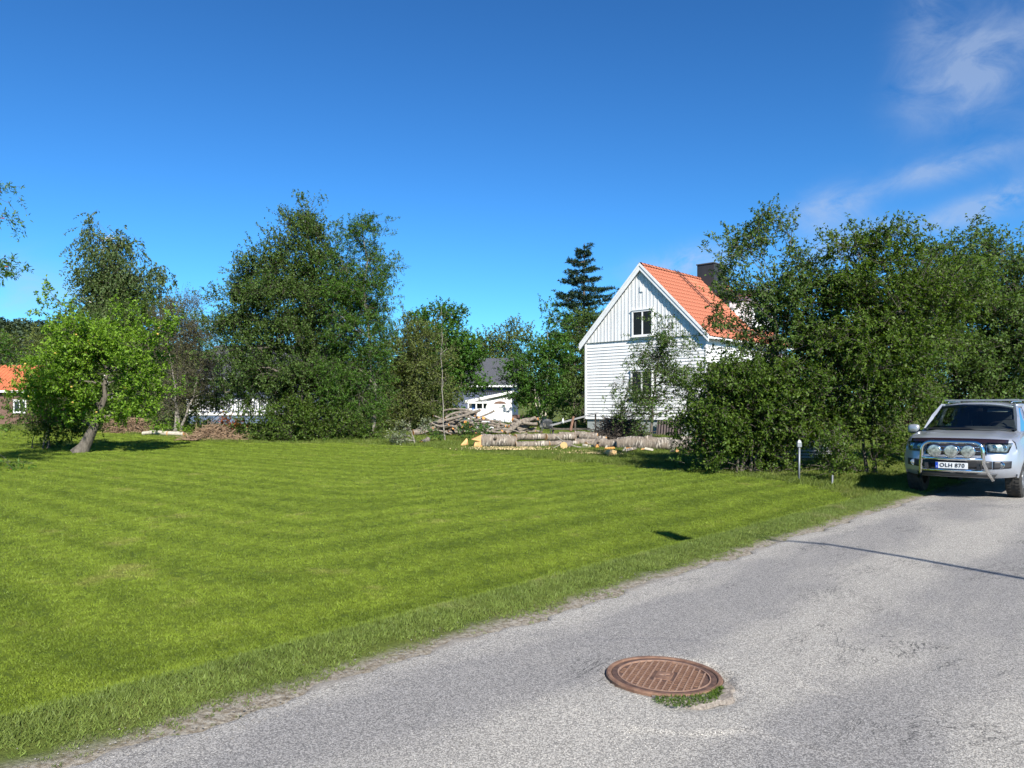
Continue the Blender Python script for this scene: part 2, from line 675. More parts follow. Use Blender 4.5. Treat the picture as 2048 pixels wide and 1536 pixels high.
leaf_mat('willow_leaf', (0.046, 0.091, 0.016), (0.111, 0.163, 0.034), 0.30)
leaf_mat('maple_leaf', (0.039, 0.111, 0.019), (0.098, 0.195, 0.029), 0.34)
leaf_mat('olive_leaf', (0.072, 0.111, 0.026), (0.156, 0.182, 0.052), 0.30)
leaf_mat('birch_leaf', (0.058, 0.101, 0.031), (0.137, 0.182, 0.065), 0.30)
leaf_mat('twiggy_leaf', (0.072, 0.085, 0.033), (0.156, 0.143, 0.072), 0.25)
leaf_mat('fir_needle', (0.022, 0.052, 0.030), (0.050, 0.085, 0.050), 0.12)
leaf_mat('hazed_needle', (0.045, 0.072, 0.040), (0.085, 0.115, 0.062), 0.10)  # needle colour lightened to stand in for distance haze
leaf_mat('wilted_leaf', (0.120, 0.160, 0.080), (0.260, 0.280, 0.180), 0.25)
leaf_mat('red_leaf', (0.160, 0.030, 0.025), (0.300, 0.130, 0.030), 0.3, tcol=(1.4, 0.9, 0.6))
leaf_mat('plum_leaf', (0.060, 0.015, 0.015), (0.140, 0.030, 0.025), 0.2, tcol=(1.4, 0.8, 0.8))
mat('dark_bark', (0.045, 0.038, 0.030), 0.9, col2=(0.15, 0.13, 0.105), scale=9, bump=0.9, stretch=(1, 1, 0.3))
mat('grey_bark', (0.13, 0.115, 0.095), 0.9, col2=(0.29, 0.265, 0.225), scale=10, bump=1.0, stretch=(1, 1, 1))
mat('log_bark', (0.10, 0.082, 0.065), 0.9, col2=(0.25, 0.215, 0.175), scale=9, bump=1.0)
mat('pale_bark', (0.30, 0.27, 0.21), 0.9, col2=(0.50, 0.46, 0.38), scale=8, bump=0.8)
mat('dry_stick', (0.13, 0.105, 0.085), 0.9, col2=(0.26, 0.225, 0.19), scale=8)
mat('brown_stick', (0.20, 0.13, 0.08), 0.9, col2=(0.36, 0.25, 0.16), scale=3, detail=8)
mat('black_stick', (0.040, 0.032, 0.026), 0.9, col2=(0.11, 0.092, 0.075), scale=5)
mat('cut_wood', (0.62, 0.36, 0.15), 0.8, col2=(0.46, 0.23, 0.09), scale=6)
mat('fresh_wood', (0.54, 0.37, 0.17), 0.8, col2=(0.62, 0.40, 0.17), scale=7)
mat('orange_wood', (0.70, 0.33, 0.10), 0.8, col2=(0.50, 0.20, 0.05), scale=6)


def birch_bark():
    m, n, l, b = nt('birch_bark')
    k = NodeKit(m)
    t = n.new('ShaderNodeTexCoord')
    mp = n.new('ShaderNodeMapping')
    mp.inputs['Scale'].default_value = (9, 2.0, 2.0)      # log axis is local x: bands run around it
    l.new(t.outputs['Object'], mp.inputs[0])
    f = k.noise(mp.outputs[0], 1.6, 7, 0.7, 0.8)
    f2 = k.noise(t.outputs['Object'], 2.2, 4, 0.6)
    c = k.mix(k.ramp(f, 0.42, 0.54), (0.47, 0.42, 0.35), (0.07, 0.06, 0.05))
    c = k.mix(k.math('MULTIPLY', k.ramp(f2, 0.40, 0.62), 0.8), c, (0.17, 0.135, 0.10))
    l.new(c, b.inputs['Base Color'])
    b.inputs['Roughness'].default_value = 0.75
    bp = n.new('ShaderNodeBump')
    bp.inputs['Strength'].default_value = 0.9
    bp.inputs['Distance'].default_value = 0.03
    l.new(f, bp.inputs['Height'])
    l.new(bp.outputs[0], b.inputs['Normal'])


birch_bark()
mat('birch_trunk', (0.62, 0.59, 0.53), 0.8, col2=(0.10, 0.09, 0.08), scale=3, stretch=(1, 1, 2.5), lo=0.55, hi=0.62)
mat('headlight_inner', (0.55, 0.57, 0.60), 0.25, 0.3, col2=(0.16, 0.17, 0.19), scale=16)
mat('white_paint', (0.80, 0.80, 0.79), 0.55, col2=(0.66, 0.66, 0.65), scale=1.2, detail=8, bump=0.08)
mat('gable_paint', (0.76, 0.76, 0.75), 0.6, col2=(0.64, 0.64, 0.63), scale=1.6, detail=8, stretch=(3, 3, 0.5), bump=0.1)
mat('trim_paint', (0.80, 0.80, 0.79), 0.5, col2=(0.68, 0.68, 0.67), scale=2)
mat('foundation', (0.40, 0.42, 0.40), 0.9, col2=(0.28, 0.31, 0.30), scale=3, bump=0.3)
mat('orange_tile', (0.46, 0.17, 0.095), 0.8, col2=(0.32, 0.105, 0.058), scale=1.5, detail=8, bump=0.1)
mat('old_red_tile', (0.50, 0.15, 0.06), 0.8, col2=(0.36, 0.10, 0.045), scale=2.0, detail=8)
mat('ladder_iron', (0.10, 0.045, 0.03), 0.7, col2=(0.05, 0.03, 0.025), scale=5)
mat('dark_sheet', (0.032, 0.033, 0.038), 0.6, col2=(0.024, 0.025, 0.03), scale=2)
mat('dark_roof', (0.075, 0.078, 0.088), 0.8, col2=(0.055, 0.057, 0.066), scale=6)
mat('brown_wall', (0.085, 0.060, 0.042), 0.7, col2=(0.055, 0.038, 0.028), scale=3, stretch=(1, 1, 6))
mat('blue_grey_shade_wall', (0.085, 0.105, 0.16), 0.7, col2=(0.07, 0.085, 0.13), scale=3)  # grey house blue-grey; on the cottage this dark colour stands in for shade
mat('blue_door', (0.05, 0.14, 0.42), 0.5)
mat('brown_brick', (0.17, 0.10, 0.075), 0.9, col2=(0.11, 0.065, 0.05), scale=6)
mat('sill_blue', (0.12, 0.17, 0.26), 0.6)
mat('galvanised', (0.27, 0.29, 0.31), 0.55, 0.5, col2=(0.20, 0.215, 0.23), scale=6)
mat('grey_plastic', (0.075, 0.078, 0.085), 0.35, col2=(0.06, 0.062, 0.066), scale=4)
mat('weathered_board', (0.30, 0.30, 0.29), 0.85, col2=(0.20, 0.20, 0.20), scale=5, stretch=(0.5, 4, 4))
mat('rust', (0.12, 0.062, 0.042), 0.8, 0.1, col2=(0.24, 0.14, 0.09), scale=14, detail=9, bump=0.5)
mat('rust_light', (0.33, 0.215, 0.155), 0.75, 0.1, col2=(0.22, 0.125, 0.085), scale=22, detail=9, bump=0.4)
mat('rust_dark', (0.060, 0.034, 0.027), 0.85, 0.1, col2=(0.13, 0.075, 0.055), scale=18, detail=9, bump=0.5)
mat('sand', (0.34, 0.295, 0.25), 0.95, col2=(0.13, 0.11, 0.09), scale=60, detail=8, bump=0.7)
mat('grit', (0.26, 0.24, 0.215), 0.9, col2=(0.12, 0.11, 0.10), scale=30)
mat('sawdust', (0.66, 0.50, 0.27), 0.95, col2=(0.45, 0.35, 0.18), scale=14, bump=0.4)
mat('tarp_white', (0.62, 0.63, 0.65), 0.6, col2=(0.48, 0.49, 0.51), scale=2)
mat('tarp_blue', (0.015, 0.04, 0.25), 0.5)
mat('red_plastic', (0.42, 0.03, 0.025), 0.4)
mat('orange_plastic', (0.75, 0.18, 0.03), 0.4)
mat('apple_skin', (0.42, 0.43, 0.07), 0.45, col2=(0.50, 0.30, 0.07), scale=7)
mat('berry', (0.55, 0.10, 0.03), 0.4)
mat('corrugated', (0.060, 0.045, 0.045), 0.7, col2=(0.10, 0.075, 0.07), scale=5)


def glass_mat(name, col, rough=0.03, trans=0.0, spec=0.5):
    m, n, l, b = nt(name)
    b.inputs['Base Color'].default_value = (*col, 1)
    b.inputs['Roughness'].default_value = rough
    b.inputs['Specular IOR Level'].default_value = spec
    if trans:
        tr = n.new('ShaderNodeBsdfTransparent')
        tr.inputs['Color'].default_value = (0.62, 0.68, 0.66, 1)
        gl = n.new('ShaderNodeBsdfGlossy')
        gl.inputs['Roughness'].default_value = 0.02
        gl.inputs['Color'].default_value = (0.8, 0.85, 0.9, 1)
        fr = n.new('ShaderNodeFresnel')
        fr.inputs['IOR'].default_value = 1.5
        ms = n.new('ShaderNodeMixShader')
        l.new(fr.outputs[0], ms.inputs[0])
        l.new(tr.outputs[0], ms.inputs[1])
        l.new(gl.outputs[0], ms.inputs[2])
        l.new(ms.outputs[0], n['Material Output'].inputs['Surface'])
    return m


glass_mat('window_glass', (0.018, 0.022, 0.026))
glass_mat('car_glass', (0.02, 0.02, 0.02), trans=1)


def paint_mat():
    m, n, l, b = nt('silver_paint')
    k = NodeKit(m)
    t = n.new('ShaderNodeTexCoord')
    f = k.noise(t.outputs['Object'], 2.5, 4)
    l.new(k.mix(k.ramp(f, 0.3, 0.7), (0.40, 0.42, 0.46), (0.36, 0.38, 0.42)), b.inputs['Base Color'])
    b.inputs['Metallic'].default_value = 0.55
    b.inputs['Roughness'].default_value = 0.36
    b.inputs['Coat Weight'].default_value = 0.7
    b.inputs['Coat Roughness'].default_value = 0.06


paint_mat()
mat('chrome', (0.74, 0.76, 0.78), 0.10, 1.0, col2=(0.68, 0.70, 0.72), scale=3)
mat('black_trim', (0.018, 0.018, 0.020), 0.45, col2=(0.026, 0.026, 0.028), scale=4)
mat('plum_guard', (0.014, 0.007, 0.009), 0.15, col2=(0.02, 0.01, 0.012), scale=3, spec=0.6)
mat('tyre_rubber', (0.022, 0.021, 0.020), 0.85, col2=(0.045, 0.042, 0.038), scale=9, bump=0.3)
mat('rim_alloy', (0.42, 0.43, 0.45), 0.35, 0.8)
mat('lamp_glass', (0.70, 0.70, 0.68), 0.16, 0.6, col2=(0.20, 0.21, 0.22), scale=18, spec=0.8)
mat('seat_cloth', (0.055, 0.055, 0.06), 0.85)
mat('visor_pale', (0.60, 0.62, 0.55), 0.7)
mat('plate_white', (0.72, 0.73, 0.74), 0.4)
mat('plate_blue', (0.01, 0.06, 0.45), 0.4)
mat('plate_ink', (0.012, 0.012, 0.014), 0.5)

# ------------------------------------------------------------------ ground sheets
def spaced(parts):
    out = [parts[0][0]]
    for a, b, step in parts:
        n = max(1, int(round((b - a) / step)))
        out += [a + (b - a) * (i + 1) / n for i in range(n)]
    return np.array(out)


def grid_mesh(us, vs, zf, name, smooth=True):
    U, V = np.meshgrid(us, vs)
    X, Y = xy_of(U, V)
    Z = zf(X, Y, U, V)
    nu, nv = len(us), len(vs)
    idx = np.arange(nu * nv).reshape(nv, nu)
    q = np.stack([idx[:-1, :-1], idx[:-1, 1:], idx[1:, 1:], idx[1:, :-1]], -1).reshape(-1, 4)[:, ::-1]
    return np.stack([X, Y, Z], -1).reshape(-1, 3), q, U.ravel(), V.ravel()


us = spaced([(-1500, -100, 200), (-100, -10, 10), (-10, -5, 0.4), (-5, -0.4, 0.5), (-0.4, 2.4, 0.07), (2.4, 6, 0.25), (6, 60, 1.2), (60, 140, 8), (140, 1700, 130)])
vs = spaced([(-1500, -60, 160), (-60, -4, 4), (-4, 20, 0.35), (20, 60, 1.2), (60, 140, 8), (140, 1700, 130)])
vv, qq, uu, v2 = grid_mesh(us, vs, lambda X, Y, U, V: gz(X, Y) - 0.006, 'ground')
struct('ground', mesh_np('ground', vv, qq, smooth=True), 'rough_ground')


def wobble(v):
    return 0.05 * np.sin(v * 2.1 + 0.6) + 0.04 * np.sin(v * 5.3) + 0.03 * np.sin(v * 11.7 + 2) + 0.02 * np.sin(v * 27.0)


MH = Vector((0.914, 4.63, 0.0))               # manhole centre
mu, mv = uv_of(MH.x, MH.y)
us = spaced([(-6.4, mu - 0.7, 0.6), (mu - 0.7, mu + 0.7, 0.028), (mu + 0.7, -0.25, 0.25), (-0.25, 0.0, 0.05)])
vs = spaced([(-40, 0, 4), (0, mv - 0.75, 0.07), (mv - 0.75, mv + 0.75, 0.028), (mv + 0.75, 24, 0.07), (24, 160, 4)])


def road_z(X, Y, U, V):
    r = np.hypot(X - MH.x, Y - MH.y)
    a = np.arctan2(Y - MH.y, X - MH.x)
    z = 0.012 * np.sin(U * 0.8) * np.sin(V * 0.35) * np.exp(-((r < 0.8) * 4.0)) + np.where(U > -0.02, -0.02, 0.0)
    n_ = 0.5 + 0.5 * np.sin(a * 9 + 1.0) * np.sin(a * 23)
    side = np.clip(np.cos(a - math.radians(18)), 0, 1) ** 2            # crumbled away on the right
    z -= 0.055 * side * np.exp(-((r - 0.375) / (0.022 + 0.018 * n_)) ** 2)
    front = np.clip(np.cos(a - math.radians(-62)), 0, 1) ** 4          # shallow dirt hollow in front right
    z -= 0.020 * front * np.exp(-((r - 0.46) / 0.07) ** 2)
    z = np.where(r < 0.33, z - 0.06, z)
    return z


vv, qq, uu, v2 = grid_mesh(us, vs, road_z, 'road')
edge = np.clip((uu + 0.25) / 0.25, 0, 1)
off = edge * wobble(v2)
vv[:, 0] += NX * off
vv[:, 1] += NY * off
struct('road', mesh_np('road', vv, qq, smooth=True), 'worn_asphalt')

# mown lawn: outline taken from the photograph on the ground
LAWN_PX = [(-420, 862), (60, 862), (200, 864), (290, 869), (390, 884), (560, 886), (700, 886), (850, 893), (965, 906), (1250, 932), (1450, 949), (1600, 967), (1685, 988), (1712, 1006)]
lawn_poly = [tuple(ground_px(a, b))[:2] for a, b in LAWN_PX]
lawn_poly += [xy_of(0.62, 13.2), xy_of(0.66, 8.0), xy_of(0.66, -6.0), xy_of(26, -6.0)]
lawn_poly = np.array(lawn_poly)


def in_poly(x, y, poly):
    c = np.zeros(np.shape(x), bool)
    j = len(poly) - 1
    for i in range(len(poly)):
        xi, yi, xj, yj = *poly[i], *poly[j]
        t = (yi > y) != (yj > y)
        with np.errstate(divide='ignore', invalid='ignore'):
            c ^= t & (x < (xj - xi) * (y - yi) / (yj - yi) + xi)
        j = i
    return c


def masked(us, vs, zoff, mask):
    vv, q, uu, v2 = grid_mesh(us, vs, lambda X, Y, U, V: gz(X, Y) + zoff, 'x')
    c = vv[q].mean(1)
    keep = mask(c[:, 0], c[:, 1])
    q = q[keep]
    used = np.unique(q)
    remap = np.zeros(len(vv), int)
    remap[used] = np.arange(len(used))
    return vv[used], remap[q]


us = spaced([(0.5, 3, 0.09), (3, 12, 0.25), (12, 62, 0.4)])
vs = spaced([(-7, 16, 0.25), (16, 46, 0.4)])
lv, lq = masked(us, vs, 0.004, lambda x, y: in_poly(x, y, lawn_poly))
struct('lawn', mesh_np('lawn', lv, lq, smooth=True), 'lawn_turf')


# ------------------------------------------------------------------ grass (geometry nodes on the ground)
def frustum(x, y, m=0.8):
    return (y > 2.0) & (np.abs(x) < y * 0.70 + m)


def grass(name, label, verts, quads, dens, scl, blade_h, blade_r, spread, nblades, tilt, material, seed):
    me = mesh_np(name, verts, quads)
    for nm, arr in (('dens', dens), ('scl', scl)):
        a = me.attributes.new(nm, 'FLOAT', 'POINT')
        a.data.foreach_set('value', np.asarray(arr, np.float32))
    o = link(name, me, material)
    tag(o, label, 'grass', kind='stuff')
    ng = bpy.data.node_groups.new(name, 'GeometryNodeTree')
    ng.interface.new_socket('Geometry', in_out='INPUT', socket_type='NodeSocketGeometry')
    ng.interface.new_socket('Geometry', in_out='OUTPUT', socket_type='NodeSocketGeometry')
    N, L = ng.nodes, ng.links
    gi, go = N.new('NodeGroupInput'), N.new('NodeGroupOutput')

    def attr(nm):
        a = N.new('GeometryNodeInputNamedAttribute')
        a.data_type = 'FLOAT'
        a.inputs['Name'].default_value = nm
        return a.outputs['Attribute']

    def rnd(lo, hi, s, vec=True):
        r = N.new('FunctionNodeRandomValue')
        r.data_type = 'FLOAT_VECTOR' if vec else 'FLOAT'
        k0 = 0 if vec else 2
        r.inputs[k0].default_value = lo
        r.inputs[k0 + 1].default_value = hi
        r.inputs['Seed'].default_value = s
        return r.outputs[0 if vec else 1]
    cone = N.new('GeometryNodeMeshCone')
    cone.fill_type = 'NONE'
    cone.inputs['Vertices'].default_value = 3
    cone.inputs['Side Segments'].default_value = 1
    cone.inputs['Radius Top'].default_value = 0.0
    cone.inputs['Radius Bottom'].default_value = blade_r
    cone.inputs['Depth'].default_value = blade_h
    pts = N.new('GeometryNodePoints')
    pts.inputs['Count'].default_value = nblades
    L.new(rnd((-spread, -spread, -0.004), (spread, spread, 0.0), seed + 1), pts.inputs['Position'])
    i1 = N.new('GeometryNodeInstanceOnPoints')
    L.new(pts.outputs[0], i1.inputs['Points'])
    L.new(cone.outputs[0], i1.inputs['Instance'])
    L.new(rnd((-tilt, -tilt, 0), (tilt, tilt, 6.28), seed + 2), i1.inputs['Rotation'])
    L.new(rnd((0.8, 0.35, 0.45), (1.2, 0.6, 1.15), seed + 3), i1.inputs['Scale'])
    rz_ = N.new('GeometryNodeRealizeInstances')
    L.new(i1.outputs[0], rz_.inputs[0])
    smn = N.new('GeometryNodeSetMaterial')
    smn.inputs['Material'].default_value = MATS[material]
    L.new(rz_.outputs[0], smn.inputs['Geometry'])
    dp = N.new('GeometryNodeDistributePointsOnFaces')
    dp.inputs['Seed'].default_value = seed
    L.new(gi.outputs[0], dp.inputs['Mesh'])
    L.new(attr('dens'), dp.inputs['Density'])
    i2 = N.new('GeometryNodeInstanceOnPoints')
    L.new(dp.outputs['Points'], i2.inputs['Points'])
    L.new(smn.outputs[0], i2.inputs['Instance'])
    L.new(rnd((-0.12, -0.12, 0), (0.12, 0.12, 6.28), seed + 4), i2.inputs['Rotation'])
    mul = N.new('ShaderNodeMath')
    mul.operation = 'MULTIPLY'
    L.new(attr('scl'), mul.inputs[0])
    L.new(rnd(0.7, 1.3, seed + 5, False), mul.inputs[1])
    L.new(mul.outputs[0], i2.inputs['Scale'])
    L.new(i2.outputs[0], go.inputs[0])
    md = o.modifiers.new('grass', 'NODES')
    md.node_group = ng
    return o


def lawn_dens(v):
    d = np.hypot(v[:, 0], v[:, 1])
    return d


fm = frustum(lv[:, 0], lv[:, 1])
dist = np.hypot(lv[:, 0], lv[:, 1])
dens = np.interp(dist, [3, 6, 10, 18, 30, 48], [1000, 780, 380, 140, 55, 26]) * fm
scl = np.interp(dist, [3, 8, 18, 30, 48], [0.85, 1.0, 1.45, 2.0, 2.5])
grass('lawn_grass', 'short mown green grass of the wide striped lawn', lv, lq, dens, scl, 0.027, 0.0036, 0.033, 18, 0.8, 'lawn_blade', 11)

us = spaced([(-0.05, 0.75, 0.05)])
vs = spaced([(-4, 20, 0.1)])
gv, gq = masked(us, vs, 0.0, lambda x, y: y > 1.5)
gu, gvv = uv_of(gv[:, 0], gv[:, 1])
dist = np.hypot(gv[:, 0], gv[:, 1])
edge_n = 0.07 + 0.09 * np.sin(gvv * 2.2) + 0.05 * np.sin(gvv * 6.1 + 1) + 0.04 * np.sin(gvv * 13.7)
dens = np.interp(dist, [3, 6, 12, 20], [1000, 800, 450, 200]) * np.clip((gu - edge_n) / 0.22, 0.10, 1) * frustum(gv[:, 0], gv[:, 1])
scl = np.interp(dist, [3, 8, 20], [0.9, 1.0, 1.3]) * np.interp(gu, [0, 0.2, 0.5, 0.75], [0.5, 0.9, 1.15, 1.0])
grass('verge_grass', 'longer ragged grass of the narrow verge along the road edge', gv, gq, dens, scl, 0.034, 0.0034, 0.035, 13, 0.9, 'verge_blade', 23)

us = spaced([(0.0, 6, 0.3), (6, 60, 0.6)])
vs = spaced([(6, 62, 0.6)])
rv, rq = masked(us, vs, 0.0, lambda x, y: (~in_poly(x, y, lawn_poly)) & (y > 12) & (y < 62) & ((NX * x + NY * y - UC) > 0.6))
dist = np.hypot(rv[:, 0], rv[:, 1])
nzz = 0.5 + 0.5 * np.sin(rv[:, 0] * 0.9 + 2 * np.sin(rv[:, 1] * 0.5)) * np.sin(rv[:, 1] * 0.8)
dens = np.interp(dist, [12, 20, 35, 62], [260, 150, 70, 14]) * (0.35 + 0.65 * nzz) * frustum(rv[:, 0], rv[:, 1], 2)
scl = np.interp(dist, [12, 25, 62], [1.2, 1.7, 2.6]) * (0.6 + 0.7 * nzz)
grass('rough_grass', 'rough unmown grass under the trees and around the felled logs', rv, rq, dens, scl, 0.075, 0.0055, 0.05, 12, 0.65, 'rough_blade', 37)

# loose grit along the crumbling road edge
gr = MB()
for i in range(1500):
    v_ = random.uniform(0.5, 16)
    u_ = random.gauss(0.03, 0.12) + float(wobble(v_))
    x, y = xy_of(u_, v_)
    if y < 2.5:
        continue
    z = max(float(gz(x, y)), 0.0 if u_ < 0 else -1)
    r = random.uniform(0.003, 0.008)
    a = random.random() * 6.28
    c, s_ = math.cos(a) * r, math.sin(a) * r
    gr.add([(x - c, y - s_, z), (x + s_, y - c, z), (x + c, y + s_, z), (x - s_, y + c, z), (x + r * .2, y, z + r * random.uniform(.5, .9))],
           [(0, 1, 4), (1, 2, 4), (2, 3, 4), (3, 0, 4)])
tag(gr.build('road_grit', 'grit', fix=False), 'loose grey grit and pebbles along the crumbling road edge', 'gravel', kind='stuff')
# ------------------------------------------------------------------ vegetation
def unit(a):
    return a / np.maximum(np.linalg.norm(a, axis=-1, keepdims=True), 1e-9)


def leaf_arrays(pos, d, length, width, rng, fold=0.25):
    """diamond leaves: pos base, d direction (N,3)"""
    n = len(pos)
    d = unit(d)
    side = unit(np.cross(d, rng.normal(size=(n, 3)) * 0.55 + np.array([0, 0, 1.0])))
    nor = np.cross(side, d)
    L = (length * rng.uniform(0.65, 1.25, n))[:, None]
    Wd = (width * rng.uniform(0.75, 1.2, n))[:, None]
    mid = pos + d * L * 0.45
    v = np.stack([pos, mid + side * Wd * 0.5 + nor * Wd * fold, pos + d * L - nor * L * 0.12, mid - side * Wd * 0.5 + nor * Wd * fold], 1)
    q = np.arange(n * 4).reshape(n, 4)
    return v.reshape(-1, 3), q


def prism_arrays(a, b, r0, r1):
    """three sided tapered sticks from a to b"""
    n = len(a)
    d = unit(b - a)
    ref = np.where(np.abs(d[:, 2:3]) > 0.9, np.array([[1.0, 0, 0]]), np.array([[0, 0, 1.0]]))
    s = unit(np.cross(d, ref))
    t = np.cross(s, d)
    vs = []
    for p, r in ((a, r0), (b, r1)):
        for k in range(3):
            an = 2.0944 * k
            vs.append(p + (s * math.cos(an) + t * math.sin(an)) * (r if np.isscalar(r) else r[:, None]))
    v = np.stack(vs, 1).reshape(-1, 3)
    o = np.arange(n)[:, None] * 6
    q = np.concatenate([o + np.array([[k, (k + 1) % 3, 3 + (k + 1) % 3, 3 + k]]) for k in range(3)], 0)
    return v, q


def curve_pts(a, b, bend, n, rng, wig=0.04):
    a, b = np.array(a, float), np.array(b, float)
    L = np.linalg.norm(b - a)
    t = np.linspace(0, 1, n)[:, None]
    mid = (a + b) / 2 + np.array(bend) * L
    p = (1 - t) ** 2 * a + 2 * t * (1 - t) * mid + t ** 2 * b
    p[1:-1] += rng.normal(size=(n - 2, 3)) * wig * L * 0.3
    return p


def make_tree(name, label, cat, Y, base, blobs, leaf, bark, seed, trunk_r=0.14, clump=0.55, per=1.0, twigs=6, twig_len=0.6,
              leaves=12, leaf_len=0.11, leaf_w=0.06, depth=0.8, up=0.35, droop=0.0, stems=1, limb_n=16, trunk_top=None, lean=None,
              bare=0.0, group=None, shell=2.4, twig_bark='dark_bark', group_n=5, bough=0.62):
    """crown given as blobs (photo pixels cx, cy, rx, ry [, depth offset m]) standing at distance Y; base = pixel x of the foot"""
    rng = np.random.default_rng(seed)
    root = thing(name, label, cat, group=group)
    bx = (base[0] - 1024.0) / F * Y
    foot = np.array([bx, Y, float(gz(bx, Y)) - 0.05])
    root.location = Vector(foot)
    cl, ctr = [], []
    k = Y / F
    for bl in blobs:
        cx, cy, rx, ry = bl[:4]
        oy = bl[4] if len(bl) > 4 else 0.0
        c = np.array(P(cx, cy, Y)) + np.array([0, oy, 0])
        R = np.array([rx * k, max(0.35, depth * 0.5 * (rx + min(rx, ry)) * k), ry * k])
        vol = R[0] * R[1] * R[2] * 4.19
        dm_ = bl[5] if len(bl) > 5 else 1.0
        n = max(3, int(dm_ * MULT.get(seed, 2.0) * per * vol ** 0.8 / clump ** 2.4))
        ns = max(3, int(n / group_n))                     # boughs: clumps of twigs gather round them
        dr = unit(rng.normal(size=(ns, 3)))
        rr = rng.uniform(0, 1, ns) ** (1 / shell)
        pick_ = rng.integers(0, ns, n)
        sp_ = rng.normal(size=(n, 3)) * np.array([1.0, 1.0, 0.62]) * min(bough * clump, 0.6 * float(R.min()) + 0.1)
        p = c + (dr * rr[:, None] * R)[pick_] + sp_
        cl.append(p)
        ctr.append(dr[pick_] * 0.9)
    C, O = np.concatenate(cl), np.concatenate(ctr)
    floor = gz(C[:, 0], C[:, 1]) + 0.12
    C[:, 2] = np.maximum(C[:, 2], floor)
    # trunk(s) and limbs
    wood = MB()
    top = np.array(P(*trunk_top, Y)) if trunk_top else np.array([C[:, 0].mean() * 0.6 + foot[0] * 0.4, Y, np.percentile(C[:, 2], 80)])
    nodes = []
    for sdx in range(stems):
        if stems > 1:
            tp = C[rng.integers(len(C))] * 0.6 + top * 0.4
            ft = foot + np.array([rng.normal() * 0.22, rng.normal() * 0.22, 0])
        else:
            tp, ft = top, foot
        pts = curve_pts(ft, tp, (rng.normal() * 0.04, rng.normal() * 0.04, 0) if lean is None else lean, 9, rng, 0.03)
        rad = trunk_r * (1 - 0.82 * np.linspace(0, 1, 9) ** 0.9) / (1 if stems == 1 else 1.5)
        rad[0] *= 1.35
        wood.tube(pts, list(rad), 8)
        nodes += [(p, r) for p, r in zip(pts[2:], rad[2:])]
    NP = np.array([p for p, r in nodes])
    NR = np.array([r for p, r in nodes])
    pick = rng.choice(len(C), min(limb_n, len(C)), replace=False)
    limb_p, limb_r = [NP], [NR]
    for i in pick:
        tip = C[i]
        dd = np.linalg.norm(NP - tip, axis=1) + 1.6 * np.maximum(0, NP[:, 2] - tip[2] + 0.2)
        j = int(np.argmin(dd))
        pts = curve_pts(NP[j], tip, (0, 0, 0.10 - droop * 0.1), 6, rng, 0.06)
        r0 = NR[j] * 0.6
        rad = np.linspace(r0, max(0.008, r0 * 0.22), 6)
        wood.tube(pts, list(rad), 5, caps=False)
        limb_p.append(pts[1:])
        limb_r.append(rad[1:])
    LP, LR = np.concatenate(limb_p), np.concatenate(limb_r)
    # thin branches to every clump
    A, Rr = [], []
    for s0 in range(0, len(C), 400):
        D = np.linalg.norm(LP[None] - C[s0:s0 + 400, None], axis=2)
        j = D.argmin(1)
        A.append(LP[j])
        Rr.append(np.minimum(LR[j] * 0.5, 0.02))
    A, Rr = np.concatenate(A), np.concatenate(Rr)
    v1, q1 = prism_arrays(A, C, np.maximum(Rr, 0.006), 0.005)
    # twigs
    n = len(C) * twigs
    ci = np.repeat(np.arange(len(C)), twigs)
    start = C[ci] + rng.normal(size=(n, 3)) * clump * 0.30
    d = unit(O[ci] * 0.75 + rng.normal(size=(n, 3)) * 0.55 + np.array([0, 0, up]))
    ln = twig_len * rng.uniform(0.5, 1.3, n)
    end = start + d * ln[:, None]
    end[:, 2] -= droop * ln * 0.8
    gg = gz(end[:, 0], end[:, 1]) + 0.04
    end[:, 2] = np.maximum(end[:, 2], gg)
    v2, q2 = prism_arrays(start, end, 0.006 + 0.0 * ln, 0.0025)
    vw = np.array(wood.v)
    nw = len(vw)
    # mixed polygons: triangulate caps by from_pydata for the tubes, then join arrays
    fw = [f for f in wood.f if len(f) == 4]
    V = np.concatenate([vw, v1, v2]) - foot
    Q = np.concatenate([np.array(fw), q1 + nw, q2 + nw + len(v1)])
    tme = mesh_np('trunk', V, Q, smooth=True)
    tme.materials.append(MATS[bark])
    tme.materials.append(MATS[twig_bark])
    mi = np.zeros(len(Q), np.int32)
    mi[len(fw):] = 1
    tme.polygons.foreach_set('material_index', mi)
    link('trunk', tme, bark, root)
    # leaves
    keep_t = rng.uniform(size=n) >= bare
    st, en, dd_ = start[keep_t], end[keep_t], unit(end - start)[keep_t]
    m = len(st) * leaves
    ti = np.repeat(np.arange(len(st)), leaves)
    t = rng.uniform(0.08, 1.05, m)
    pos = st[ti] + (en - st)[ti] * t[:, None] + rng.normal(size=(m, 3)) * 0.02
    pos[:, 2] -= droop * 0.25 * t * t
    ld = unit(dd_[ti] * 0.45 + rng.normal(size=(m, 3)) * 0.75 + np.array([0, 0, 0.05 - droop * 0.5]))
    pos[:, 2] = np.maximum(pos[:, 2], gz(pos[:, 0], pos[:, 1]) + 0.01)
    lv_, lq_ = leaf_arrays(pos, ld, leaf_len, leaf_w, rng)
    tone = np.clip(np.repeat(rng.uniform(0, 1, len(C)) * 0.5, twigs)[keep_t][ti] + rng.uniform(0, 0.5, m), 0, 1)
    link('crown', mesh_np('crown', lv_ - foot, lq_, rnd=tone), leaf, root)
    TREE_C[name] = (C, O, rng)
    return root


